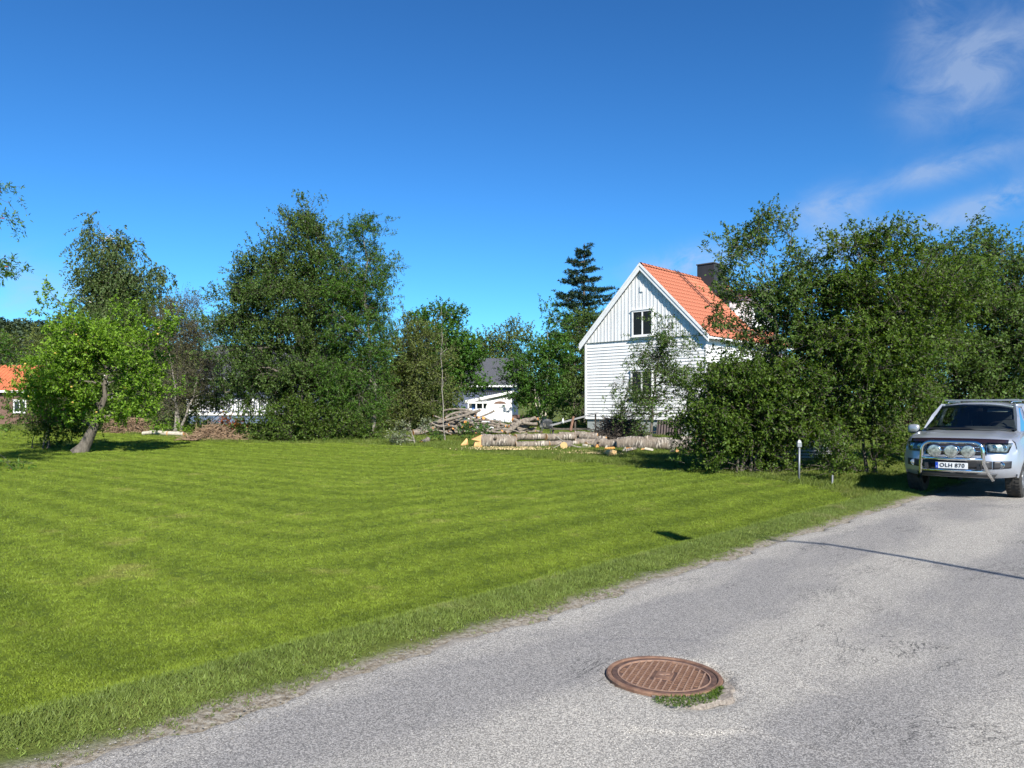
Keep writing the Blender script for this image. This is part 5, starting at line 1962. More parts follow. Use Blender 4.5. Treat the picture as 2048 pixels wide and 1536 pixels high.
sticks('brush_pile', 'dark heap of dry sticks piled against the white house', 'brushwood', ground_px(1240, 882), (1.15, 0.8, 1.35), 900, 1.6, 0.024, 'black_stick', 71, 0.45)
o = sticks('brushwood_heap', 'brown heap of dry brushwood beside the autumn shrub', 'brushwood', ground_px(428, 880), (1.35, 0.5, 0.80), 620, 1.0, 0.024, 'brown_stick', 72, 0.35)
o = sticks('chopped_brush_stack', 'squared low stack of chopped brown brushwood behind the apple tree', 'brushwood', ground_px(255, 867), (1.25, 0.35, 0.85), 1900, 0.35, 0.016, 'brown_stick', 73, 0.5, False)
a, b = gl(286, 41.0, 336, 40.6, 0.11)
log('crooked pale log lying on the lawn left piece', 'log', a, b, 0.10, 0.13, 'pale_bark', 'cut_wood', sag=-0.06, seed=970, knots=2)['label'] = 'crooked tapering pale log lying alone at the far lawn edge'
a, b = gl(338, 40.6, 368, 40.4, 0.12)
log('straight short pale log butted against the crooked log', 'log', a, b, 0.12, 0.12, 'pale_bark', 'cut_wood', seed=971, knots=0)

# covered grill, plastic chair, cart, corrugated sheet
cv = MB()
cvp = on_ground(963, 43.5)


def cover(u_, v_):
    a = u_ * 2 * math.pi
    fold = 1 + 0.07 * math.sin(a * 7) * (1 - v_) + 0.04 * math.sin(a * 13 + 1)
    t = v_
    r = (0.55 + 0.10 * (1 - t)) * (1 if t < 0.8 else max(0.02, 1 - ((t - 0.8) / 0.2) ** 2 * 0.98)) * fold
    return (math.cos(a) * r * 1.05, math.sin(a) * r * 0.6, min(1.25 * min(1, t / 0.8), 1.25) * (1 + 0.05 * math.sin(a * 2)) + (0.06 * (t - .8) / .2 if t > .8 else 0))


cv.grid(cover, 40, 14)
cvo = cv.build('covered_grill', 'tarp_white', smooth=True)
cvo.location = cvp
tag(cvo, 'white tarpaulin cover draped over a grill behind the log pile', 'cover')

cy = 40.0
chair = thing('garden_chair', 'dark grey plastic garden armchair behind the birch logs', 'chair', on_ground(1092, cy), math.radians(8))
b = MB()


def chair_back(u_, v_):
    x = (u_ - 0.5) * 0.50 * (1.0 + 0.05 * v_)
    top = 0.92 - 0.10 * (abs(u_ - 0.5) * 2) ** 3
    z = 0.44 + (top - 0.44) * v_
    return (x, -0.24 - 0.12 * v_ - 0.05 * (1 - (2 * u_ - 1) ** 2), z)


bx_ = MB()
for i in range(7):
    u0, u1 = i / 7 + 0.015, (i + 1) / 7 - 0.015
    bx_.grid(lambda a_, c_, u0=u0, u1=u1: chair_back(u0 + (u1 - u0) * a_, 0.08 + 0.80 * c_), 2, 6)
bx_.grid(lambda a_, c_: Vector(chair_back(a_, 0.84 + 0.16 * c_)) + Vector((0, 0.006, 0)), 12, 3)
bx_.grid(lambda a_, c_: Vector(chair_back(a_, 0.10 * c_)) + Vector((0, 0.006, 0)), 12, 2)
bk = bx_.build('backrest', 'grey_plastic', chair, smooth=True)
so = bk.modifiers.new('thick', 'SOLIDIFY')
so.thickness = 0.012
b = MB()
b.grid(lambda a_, c_: ((a_ - .5) * 0.50, -0.25 + c_ * 0.48, 0.44 - 0.03 * math.sin(a_ * math.pi) * math.sin(c_ * math.pi) + 0.01 * c_), 10, 8)
st_ = b.build('seat', 'grey_plastic', chair, smooth=True)
st_.modifiers.new('thick', 'SOLIDIFY').thickness = 0.02
for s in (-1, 1):
    b = MB()
    b.tube([(s * 0.27, -0.34, 0.70), (s * 0.30, -0.1, 0.68), (s * 0.30, 0.15, 0.67), (s * 0.29, 0.24, 0.62)], [0.022, 0.032, 0.032, 0.024], 8)
    b.build('armrest', 'grey_plastic', chair, smooth=True)
    for yy, zt in ((0.22, 0.64), (-0.30, 0.72)):
        b = MB()
        b.tube([(s * 0.28, yy, zt), (s * 0.26, yy + 0.01, 0.42), (s * 0.29, yy + (0.05 if yy > 0 else -0.06), 0.0)], [0.022, 0.026, 0.022], 6)
        b.build('leg', 'grey_plastic', chair, smooth=True)

ct = thing('board_ramp', 'weathered grey boards on a dark frame sloping up to the house', 'ramp', (0, 0, 0))
pa, pb = P(1102, 851, 38.4), P(1196, 826, 41.5)
for k in range(3):
    b = MB()
    b.bar(pa + Vector((0, k * 0.16, 0.004 * k)), pb + Vector((0, k * 0.16, 0.004 * k)), 0.15, 0.04)
    b.build('board', 'weathered_board', ct)
b = MB()
b.bar(P(1104, 858, 38.5), P(1180, 858, 40.5), 0.07, 0.09)
for t in (0.05, 0.5, 0.95):
    q = pa.lerp(pb, t) + Vector((0, 0.15, -0.02))
    b.bar(q, Vector((q.x, q.y, float(gz(q.x, q.y)) - 0.05)), 0.08, 0.08)
b.build('frame', 'black_stick', ct)
ps = MB()
q = P(1141, 862, 37.8)
ps.tube([q, P(1147, 833, 38.0)], [0.07, 0.06], 8)
tag(ps.build('wooden_post', 'rust'), 'short rusty brown post leaning by the grey boards', 'post')
bt = MB()
bt.lathe([(0.001, 0), (0.05, 0.0), (0.05, 0.16), (0.02, 0.22), (0.02, 0.26), (0.001, 0.262)], P(1126, 846.5, 38.7), (0, 0, 1), 10)
tag(bt.build('plastic_bottle', 'trim_paint', smooth=True), 'white plastic bottle standing on the grey boards', 'bottle')
cs = MB()
gx0, gx1 = gable_x(1318), gable_x(1368)


def corr(u_, v_):
    x = gx0 + (gx1 - gx0) * u_
    return (x, -0.16 - 0.10 * (1 - v_) + 0.03 * math.sin(u_ * 2 * math.pi * 9), GH - 0.05 + v_ * (BASE + 0.02 - GH))


cs.grid(corr, 90, 1)
cso = cs.build('corrugated_sheet', 'corrugated')
cso.location = house.location
cso.rotation_euler = house.rotation_euler
cso.modifiers.new('thick', 'SOLIDIFY').thickness = 0.004
tag(cso, 'dark corrugated sheet leaning against the house foundation', 'metal sheet')
# things glimpsed under the bird cherries
tpz = on_ground(1628, 24.5)
tp_ = MB()
tp_.grid(lambda a_, c_: ((a_ - .5) * 0.9, (c_ - .5) * 0.5, 0.30 * (math.sin(a_ * math.pi) * math.sin(c_ * math.pi)) ** 0.5 + 0.04 * math.sin(a_ * 17) * math.sin(c_ * 9)), 24, 12)
tpo = tp_.build('blue_tarp', 'tarp_blue', smooth=True)
tpo.location = tpz + Vector((0, 0, 0.62))
tag(tpo, 'folded blue tarpaulin on the plank stack under the bird cherry', 'tarpaulin')
pl = thing('plank_stack', 'stack of grey planks half hidden under the bird cherry', 'planks', on_ground(1612, 24.6) + Vector((0, 0, 0)), 0.1)
for r_ in range(6):
    for c_ in range(3):
        b = MB()
        b.box(-1.0 + random.uniform(-.08, .08), 1.0 + random.uniform(-.08, .08), -0.33 + c_ * 0.22, -0.13 + c_ * 0.22, 0.02 + r_ * 0.10, 0.085 + r_ * 0.10)
        b.build('plank', 'weathered_board', pl)
rc = MB()
rc.box(-0.12, 0.12, -0.08, 0.08, 0.0, 0.26)
rc.box(-0.09, 0.03, -0.02, 0.02, 0.26, 0.31)
rco = rc.build('red_canister', 'red_plastic')
rco.location = on_ground(1640, 24.2) + Vector((0, 0, 0.93))
b = MB()
b.lathe([(0.001, 0), (0.035, 0), (0.035, 0.06), (0.001, 0.062)], (0.08, 0, 0.26), (0, 0, 1), 10)
b.build('cap', 'orange_plastic', rco)
tag(rco, 'red canister with orange cap beside the blue tarpaulin', 'canister')

# ------------------------------------------------------------------ marker posts
pp_ = ground_px(1598, 964)
post = thing('marker_post', 'slim grey metal post with small cap at the lawn corner', 'post', pp_)
b = MB()
b.tube([(0, 0, -0.1), (0.01, 0, 0.80)], 0.022, 10)
b.build('pole', 'galvanised', post, smooth=True)
b = MB()
b.hexa([(-0.045, -0.04, 0.80), (0.05, -0.04, 0.80), (0.05, 0.04, 0.80), (-0.045, 0.04, 0.80), (-0.045, -0.04, 0.90), (0.045, -0.04, 0.90), (0.045, 0.04, 0.90), (-0.045, 0.04, 0.90)])
b.hexa([(-0.045, -0.04, 0.902), (0.045, -0.04, 0.902), (0.045, 0.04, 0.902), (-0.045, 0.04, 0.902), (-0.01, -0.02, 0.96), (0.01, -0.02, 0.96), (0.01, 0.02, 0.96), (-0.01, 0.02, 0.96)])
b.build('cap', 'galvanised', post)
q = ground_px(1664, 972)
b = MB()
b.bar(q + Vector((0, 0, -0.1)), q + Vector((0.01, 0, 0.24)), 0.03, 0.03)
tag(b.build('wooden_stake', 'galvanised'), 'short grey stake in the grass near the marker post', 'stake')

# ------------------------------------------------------------------ manhole
mh = thing('manhole_cover', 'rusty round cast iron manhole cover set in the asphalt', 'manhole', (MH.x, MH.y, 0.0), math.radians(8))
mh.rotation_euler = (math.radians(0.0), math.radians(1.0), math.radians(0))
R0 = 0.346
b = MB()
b.lathe([(R0, -0.16), (R0, 0.010), (R0 - 0.008, 0.018), (R0 - 0.026, 0.018), (R0 - 0.032, 0.012), (R0 - 0.032, -0.16)], (0, 0, 0), (0, 0, 1), 72)
b.build('frame_ring', 'rust', mh, smooth=False)
RL = R0 - 0.036
b = MB()
b.lathe([(RL, -0.05), (RL, 0.010), (RL - 0.030, 0.012), (RL - 0.032, 0.004), (0.001, 0.004)], (0, 0, 0), (0, 0, 1), 72)
lid = b.build('lid', 'rust_dark', mh)
b = MB()
b.lathe([(RL - 0.032, 0.004), (RL - 0.033, 0.0135), (RL - 0.041, 0.0135), (RL - 0.042, 0.004)], (0, 0, 0), (0, 0, 1), 72)
b.build('rim', 'rust_light', lid)
ra = math.radians(68)
ex, ey = Vector((math.cos(ra), math.sin(ra), 0)), Vector((-math.sin(ra), math.cos(ra), 0))
RI = RL - 0.043
sp = 0.0375
cross = MB()
for i in range(-7, 8):
    o_ = i * sp
    if abs(o_) > RI - 0.01:
        continue
    half = math.sqrt(RI * RI - o_ * o_)
    segs = [(-half, half)]
    if abs(o_) < 0.055:
        segs = [(-half, -0.075), (0.075, half)]
    for (s0, s1) in segs:
        b = MB()
        b.bar(ey * o_ + ex * s0 + Vector((0, 0, 0.0075)), ey * o_ + ex * s1 + Vector((0, 0, 0.0075)), 0.0075, 0.010)
        b.build('rib', 'rust_light', lid)
    k = -half + (0.02 if i % 2 else 0.036)
    while k < half:
        if math.hypot(k, o_ + sp) < RI and not (abs(o_ + sp / 2) < 0.06 and abs(k) < 0.085):
            cross.bar(ey * (o_ + 0.006) + ex * k + Vector((0, 0, 0.0065)), ey * (o_ + sp - 0.006) + ex * k + Vector((0, 0, 0.0065)), 0.006, 0.007)
        k += 0.033
co_ = cross.build('cross_rib', 'rust', lid)
co_['kind'] = 'stuff'
b = MB()
b.hexa([ex * -0.07 + ey * -0.05 + Vector((0, 0, 0.0045)), ex * 0.07 + ey * -0.05 + Vector((0, 0, 0.0045)), ex * 0.07 + ey * 0.05 + Vector((0, 0, 0.0045)), ex * -0.07 + ey * 0.05 + Vector((0, 0, 0.0045)),
        ex * -0.067 + ey * -0.047 + Vector((0, 0, 0.009)), ex * 0.067 + ey * -0.047 + Vector((0, 0, 0.009)), ex * 0.067 + ey * 0.047 + Vector((0, 0, 0.009)), ex * -0.067 + ey * 0.047 + Vector((0, 0, 0.009))])
pl_ = b.build('boss', 'rust', lid)
b = MB()
for (p0, p1) in (((-0.03, -0.03), (0.0, 0.03)), ((0.0, 0.03), (0.03, -0.03)), ((-0.018, -0.008), (0.018, -0.008))):
    b.bar(ex * p0[0] + ey * p0[1] + Vector((0, 0, 0.0105)), ex * p1[0] + ey * p1[1] + Vector((0, 0, 0.0105)), 0.008, 0.004)
b.build('foundry_mark', 'rust_light', lid)
# dirt and grass in the hollow at its side
dm = MB()


def dirt(u_, v_):
    a = math.radians(-112 + 100 * u_)
    r = R0 + 0.004 + (0.135 * math.sin(math.pi * min(1, u_ * 1.05)) ** 0.7 + 0.015 * math.sin(u_ * 23)) * v_
    return (MH.x + math.cos(a) * r, MH.y + math.sin(a) * r, 0.009 - 0.004 * v_ + 0.004 * math.sin(u_ * 40) * math.sin(v_ * 9) - (0.02 if v_ > 0.99 else 0))


dm.grid(dirt, 40, 8)
tag(dm.build('dirt_patch', 'sand', smooth=True), 'sandy dirt collected beside the manhole cover', 'dirt', kind='stuff')
rng = np.random.default_rng(9)
n_ = 1100
a_ = np.radians(rng.uniform(-108, -35, n_))
kk = np.clip((a_ - math.radians(-108)) / math.radians(73), 0, 1)
r_g = R0 + 0.008 + rng.uniform(0, 1, n_) ** 1.3 * (0.13 * (1 - kk) ** 0.8 + 0.035) * np.clip(np.sin(np.pi * np.clip(kk * 0.9 + 0.12, 0, 1)) * 1.3, 0.3, 1)
pp2 = np.stack([MH.x + np.cos(a_) * r_g, MH.y + np.sin(a_) * r_g, np.full(n_, 0.004)], 1)
dd2 = unit(rng.normal(size=(n_, 3)) * 0.7 + np.array([0, 0, 0.7]))
dd2[:, 2] = np.abs(dd2[:, 2])
v, q = leaf_arrays(pp2, dd2, 0.026, 0.0045, rng, 0.1)
tag(link('manhole_grass', mesh_np('manhole_grass', v, q, rnd=rng.uniform(0, 1, n_)), 'hedge_leaf'), 'small tuft of green grass growing beside the manhole cover', 'grass', kind='stuff')

# ------------------------------------------------------------------ street lamp outside the frame, its shadow falls on road and lawn
lamp = thing('street_lamp', 'tall steel street lamp beside the road outside the view', 'street lamp', (0, 0, 0))
tE = math.tan(math.radians(SUN_EL))


def shadow_src(px, py, h):
    g = ground_px(px, py)
    k = (h - g.z) / tE
    return Vector((g.x + sx * k, g.y + sy * k, h))


hd0, hd1 = shadow_src(1326, 1066, 7.0), shadow_src(1372, 1081, 7.0)
gl0 = ground_px(2048, 1165)
tail = Vector((gl0.x + 0.48 * 2.2, gl0.y - 0.87 * 2.2, 0.0))
pole_top = Vector((tail.x + sx * 4.7 / tE, tail.y + sy * 4.7 / tE, 4.7))
arm_pts = [pole_top, shadow_src(2048, 1165, 5.75), shadow_src(1800, 1119, 6.25), shadow_src(1650, 1094, 6.55), shadow_src(1555, 1081, 6.75), shadow_src(1490, 1070, 6.85), (hd0 + hd1) / 2 + Vector((0, 0, 0.05))]
b = MB()
b.tube([Vector((pole_top.x, pole_top.y, -0.3)), Vector((pole_top.x, pole_top.y, 1.2)), Vector((pole_top.x, pole_top.y, 1.21)), pole_top], [0.075, 0.075, 0.055, 0.045], 12)
b.build('pole', 'galvanised', lamp, smooth=True)
b = MB()
b.tube(arm_pts, [0.046, 0.046, 0.044, 0.040, 0.030, 0.012, 0.010], 10)
b.build('arm', 'galvanised', lamp, smooth=True)
b = MB()
b.bar(hd0, hd1, 0.32, 0.16)
b.build('lamp_head', 'galvanised', lamp)
#MARK_CAR
# ------------------------------------------------------------------ silver pickup
CP = Vector((8.12, 14.12, 0.0))
car = thing('pickup_truck', 'silver pickup truck with chrome bull bar and three round spotlights', 'car', CP, -ROAD_A)


def yf(x, z):
    a = min(1.0, abs(x) / 0.90)
    zc = np.interp(z, [0.36, 0.44, 0.55, 0.70, 0.85, 1.0, 1.08, 1.14], [0.16, 0.05, 0.01, 0.02, 0.06, 0.10, 0.16, 0.26])
    return float(zc + 0.05 * a ** 2 + 0.30 * a ** 4.5)


NR_, NC_ = 12, 24
ZB, ZT = 0.38, 1.075
XS = 0.90


def side_w(z, y):
    base = np.interp(z, [0.36, 0.5, 0.7, 0.9, 1.05, 1.2], [0.925, 0.955, 0.972, 0.965, 0.93, 0.875])
    fl = 0.0
    for yw in (0.93, 4.03):
        d = math.hypot(y - yw, (z - 0.40) * 1.0)
        fl = max(fl, 0.032 * math.exp(-((d - 0.46) / 0.10) ** 2))
    return base + fl


def zbot(y):
    z = 0.40 if y > 1.45 else 0.40
    for yw in (0.93, 4.03):
        r = 0.455
        if abs(y - yw) < r:
            z = max(z, 0.40 + math.sqrt(r * r - (y - yw) ** 2))
    return z


def ztop(y):
    return float(np.interp(y, [0.3, 0.6, 1.0, 1.3, 1.6, 3.6, 5.2], [1.075, 1.115, 1.165, 1.20, 1.215, 1.225, 1.20]))


def xtop(y):
    return float(np.interp(y, [0.3, 0.45, 0.7, 1.3, 5.2], [0.84, 0.875, 0.885, 0.875, 0.885]))


def crown(y, x):
    xs = xtop(y)
    c = float(np.interp(y, [0.25, 0.6, 1.3, 1.5], [0.035, 0.065, 0.06, 0.02]))
    e = 1 - (abs(x) / xs) ** 2.2
    bulge = 0.018 * math.exp(-((abs(x) - 0.52) / 0.10) ** 2) if y < 1.35 else 0
    return c * e + bulge


body = MB()
# front face grid
fr = [[None] * (NC_ + 1) for _ in range(NR_ + 1)]
for j in range(NR_ + 1):
    z = ZB + (ZT - ZB) * j / NR_
    for i in range(NC_ + 1):
        u_ = -1 + 2 * i / NC_
        x = XS * math.copysign(abs(u_) ** 0.9, u_)
        zz = z - (0.02 * (abs(u_) ** 3) if j == NR_ else 0) + (0.03 * abs(u_) ** 4 * (1 - j / NR_))
        fr[j][i] = (x, yf(x, z), zz)
idx0 = len(body.v)
for row in fr:
    body.v += row
for j in range(NR_):
    for i in range(NC_):
        a = idx0 + j * (NC_ + 1) + i
        body.f.append((a, a + 1, a + NC_ + 2, a + NC_ + 1))
per = [fr[j][0] for j in range(NR_ + 1)] + [fr[NR_][i] for i in range(1, NC_ + 1)] + [fr[j][NC_] for j in range(NR_ - 1, -1, -1)]


def ring_at(y):
    zb, zt, xt = zbot(y), ztop(y), xtop(y)
    L_ = []
    for j in range(NR_ + 1):
        t = j / NR_
        z = zb + (zt - zb) * t
        w = side_w(z, y) if j < NR_ else xt
        if y < 0.62:
            w = w - 0.05 * (1 - (y - 0.40) / 0.22) if y > 0.40 else w - 0.05
        L_.append((-w, y, z))
    T_ = []
    for i in range(1, NC_):
        u_ = -1 + 2 * i / NC_
        x = xt * math.copysign(abs(u_) ** 0.9, u_)
        T_.append((x, y, zt + crown(y, x)))
    R_ = [(-p[0], p[1], p[2]) for p in reversed(L_)]
    return L_ + T_ + R_


st = [0.42, 0.46, 0.475, 0.49, 0.52, 0.58, 0.66, 0.76, 0.86, 0.93, 1.0, 1.1, 1.2, 1.28, 1.34, 1.37, 1.384, 1.40, 1.5, 1.9, 2.5, 3.1, 3.4, 3.57, 3.574, 3.59, 3.62, 3.7, 3.8, 3.93, 4.03, 4.13, 4.26, 4.36, 4.44, 4.47, 4.486, 4.5, 4.8, 5.1, 5.2]
rings = [per] + [ring_at(y) for y in st]
o_ = len(body.v)
m_ = len(per)
for r in rings:
    body.v += [tuple(p) for p in r]
for k in range(len(rings) - 1):
    for i in range(m_ - 1):
        a = o_ + k * m_ + i
        body.f.append((a, a + 1, a + m_ + 1, a + m_))
body.f.append(tuple(o_ + (len(rings) - 1) * m_ + i for i in range(m_)))
bo = body.build('body', 'silver_paint', car, smooth=True)
bm = bmesh.new()
bm.from_mesh(bo.data)
bmesh.ops.remove_doubles(bm, verts=bm.verts, dist=0.0005)
bmesh.ops.recalc_face_normals(bm, faces=bm.faces)
bm.to_mesh(bo.data)
bm.free()
bo.data.set_sharp_from_angle(angle=math.radians(42))
# dark underside and wheel wells
ub = MB()
ub.box(-0.62, 0.62, 0.35, 5.05, 0.36, 0.58)
for yw in (0.93, 4.03):
    ub.box(-0.90, 0.90, yw - 0.44, yw + 0.44, 0.72, 0.84)
ub.build('underbody', 'black_trim', car)


def patch(name, corners, m, parent=None, off=0.008, nu=10, nv=4, rim=True):
    """sheet lying on the front face; corners (x,z): bottom left, bottom right, top right, top left"""
    (a, b, c, d) = corners
    p = MB()

    def fn(s, t):
        x = (a[0] * (1 - s) + b[0] * s) * (1 - t) + (d[0] * (1 - s) + c[0] * s) * t
        z = (a[1] * (1 - s) + b[1] * s) * (1 - t) + (d[1] * (1 - s) + c[1] * s) * t
        return (x, yf(x, z) - off, z)
    p.grid(fn, nu, nv)
    ob = p.build(name, m, parent or car, smooth=True)
    sm_ = ob.modifiers.new('thick', 'SOLIDIFY')
    sm_.thickness = off + 0.01
    sm_.offset = 0
    return ob


g_ = patch('grille', [(-0.50, 0.80), (0.50, 0.80), (0.47, 1.0), (-0.47, 1.0)], 'black_trim', off=0.006)
for z in (0.855, 0.925):
    patch('grille_bar', [(-0.485, z), (0.485, z), (0.48, z + 0.022), (-0.48, z + 0.022)], 'chrome', g_, off=0.016, nv=1)
em = MB()
ey_ = yf(0, 0.89) - 0.02
em.lathe([(0.072, 0), (0.085, -0.006), (0.085, -0.012), (0.072, -0.014)], (0, ey_, 0.89), (0, 1, 0), 24, close=True)
for (x0, z0, x1, z1) in ((-0.032, 0.95, 0.0, 0.897), (0.032, 0.95, 0.0, 0.897), (-0.06, 0.925, -0.025, 0.835), (-0.025, 0.835, 0.0, 0.885), (0.0, 0.885, 0.025, 0.835), (0.025, 0.835, 0.06, 0.925)):
    em.bar((x0, ey_ - 0.008, z0), (x1, ey_ - 0.008, z1), 0.014, 0.010, up=(0, 1, 0))
em.build('emblem', 'chrome', g_)
for s in (-1, 1):
    cs_ = [(s * 0.515, 0.855), (s * 0.80, 0.845), (s * 0.845, 0.965), (s * 0.50, 1.02)]
    cs_[2] = (s * 0.85, 1.015)
    hl = patch('headlight', cs_, 'headlight_inner', off=0.008)
    for (x, z, r) in ((0.60, 0.935, 0.056), (0.735, 0.935, 0.056)):
        lm = MB()
        yy = yf(x, z)
        lm.lathe([(r, -0.02), (r * 0.98, -0.026), (r * 0.55, -0.016), (r * 0.25, -0.022), (0.001, -0.026)], (s * x, yy, z), (0, 1, 0), 20)
        lm.build('reflector', 'chrome', hl, smooth=True)
    cs2 = [(c[0] * 0.998, c[1]) for c in cs_]
    patch('lens', cs2, 'car_glass', hl, off=0.034)
    fogp = patch('fog_recess', [(s * 0.60, 0.555), (s * 0.845, 0.575), (s * 0.85, 0.70), (s * 0.60, 0.695)], 'black_trim', off=0.006)
    fl = MB()
    fl.lathe([(0.060, -0.012), (0.050, -0.022), (0.044, -0.014), (0.044, -0.010)], (s * 0.715, yf(0.715, 0.63) - 0.004, 0.63), (s * 0.25, 1, 0), 20)
    fl.build('fog_ring', 'chrome', fogp, smooth=True)
    fl = MB()
    fl.lathe([(0.043, -0.012), (0.03, -0.018), (0.001, -0.020)], (s * 0.715, yf(0.715, 0.63) - 0.004, 0.63), (s * 0.25, 1, 0), 20)
    fl.build('fog_lamp', 'lamp_glass', fogp, smooth=True)
patch('air_intake', [(-0.585, 0.555), (0.585, 0.555), (0.585, 0.695), (-0.585, 0.695)], 'black_trim', off=0.006)
patch('skid_plate', [(-0.60, 0.40), (0.60, 0.40), (0.66, 0.465), (-0.66, 0.465)], 'grey_plastic', off=0.010)
# dark bonnet guard along the leading edge
gd = MB()


def guard(s, t):
    x = -0.80 + 1.60 * s
    z = 1.015 + 0.085 * t - 0.02 * (abs(x) / 0.8) ** 3
    return (x, yf(x, min(1.10, z)) - 0.035 + 0.02 * t * 0, z)


gd.grid(guard, 24, 4)
gdo = gd.build('bonnet_guard', 'plum_guard', car, smooth=True)
gdo.modifiers.new('thick', 'SOLIDIFY').thickness = 0.006
# number plate
pl = MB()
yp = -0.222
pl.box(-0.26, 0.26, yp, yp + 0.02, 0.557, 0.667)
plate = pl.build('number_plate', 'plate_white', car)
pb_ = MB()
pb_.box(-0.259, -0.215, yp - 0.004, yp - 0.001, 0.558, 0.666)
pb_.build('blue_band', 'plate_blue', plate)
for txt, xo in (('OLH', -0.085), ('870', 0.135)):
    tm = text_mesh(txt, 0.098, 0.001)
    to = link('lettering', tm, 'plate_ink', plate)
    to.rotation_euler = (math.radians(90), 0, 0)
    to.location = (xo, yp - 0.004, 0.612)
tm = text_mesh('S', 0.035, 0.001)
to = link('country_letter', tm, 'plate_white', plate)
to.rotation_euler = (math.radians(90), 0, 0)
to.location = (-0.237, yp - 0.006, 0.585)
# bull bar
bbp = MB()


def arc_pts(c, r, a0, a1, n=6):
    return [(c[0] + r * math.cos(math.radians(a0 + (a1 - a0) * i / n)), c[1] + r * math.sin(math.radians(a0 + (a1 - a0) * i / n))) for i in range(n + 1)]


yb = -0.20
half = [(0.60, 0.36), (0.545, 0.50), (0.505, 0.66), (0.49, 0.86)] + arc_pts((0.34, 0.885), 0.15, 5, 88)
path = [(-x, z) for x, z in half] + [(x, z) for x, z in reversed(half)]
bbp.tube([(x, yb + 0.9 * max(0, 0.66 - z), z) for x, z in path], 0.034, 12)
bull = bbp.build('bull_bar', 'chrome', car, smooth=True)
for z, h_ in ((0.735, 0.50), (0.515, 0.54)):
    c_ = MB()
    c_.tube([(-h_, yb + 0.9 * max(0, 0.66 - z), z), (h_, yb + 0.9 * max(0, 0.66 - z), z)], 0.032, 12)
    c_.build('cross_tube', 'chrome', bull, smooth=True)
for s in (-1, 1):
    c_ = MB()
    c_.bar((s * 0.42, yb, 0.60), (s * 0.42, 0.25, 0.55), 0.05, 0.10)
    c_.build('bracket', 'black_trim', bull)
# spotlights
for x in (-0.27, 0.0, 0.27):
    sp_ = MB()
    c = (x, yb - 0.045, 0.875)
    sp_.lathe([(0.001, 0.115), (0.07, 0.10), (0.108, 0.03), (0.116, 0.0), (0.116, -0.018), (0.108, -0.022)], c, (0, 1, 0), 28)
    so_ = sp_.build('spotlight', 'chrome', car, smooth=True)
    g = MB()
    g.lathe([(0.104, -0.0205), (0.08, -0.0225), (0.04, -0.0235), (0.001, -0.024)], c, (0, 1, 0), 28)
    g.build('lens', 'lamp_glass', so_, smooth=True)
    g = MB()
    g.bar((x, yb + 0.0, 0.76), (x, yb + 0.0, 0.73), 0.05, 0.04)
    g.build('mount', 'black_trim', so_)

# cab: pillars, roof, glass
A0, A1 = Vector((0.80, 1.22, 1.215)), Vector((0.645, 1.98, 1.70))
C1, C0 = Vector((0.635, 3.36, 1.71)), Vector((0.80, 3.72, 1.215))
B0, B1 = Vector((0.835, 2.50, 1.215)), Vector((0.665, 2.52, 1.715))


def mx(p, s):
    return Vector((p.x * s, p.y, p.z))


def roof(u_, v_):
    y = 1.93 + (3.42 - 1.93) * v_
    e = (2 * u_ - 1)
    xw = 0.675 + 0.02 * math.sin(math.pi * v_)
    x = xw * e
    z = 1.705 + 0.075 * (1 - abs(e) ** 2.6) - 0.03 * (abs(2 * v_ - 1)) ** 4 + 0.012 * math.sin(math.pi * v_)
    return (x, y - 0.10 * (1 - e * e) * (1 - v_) ** 3, z)


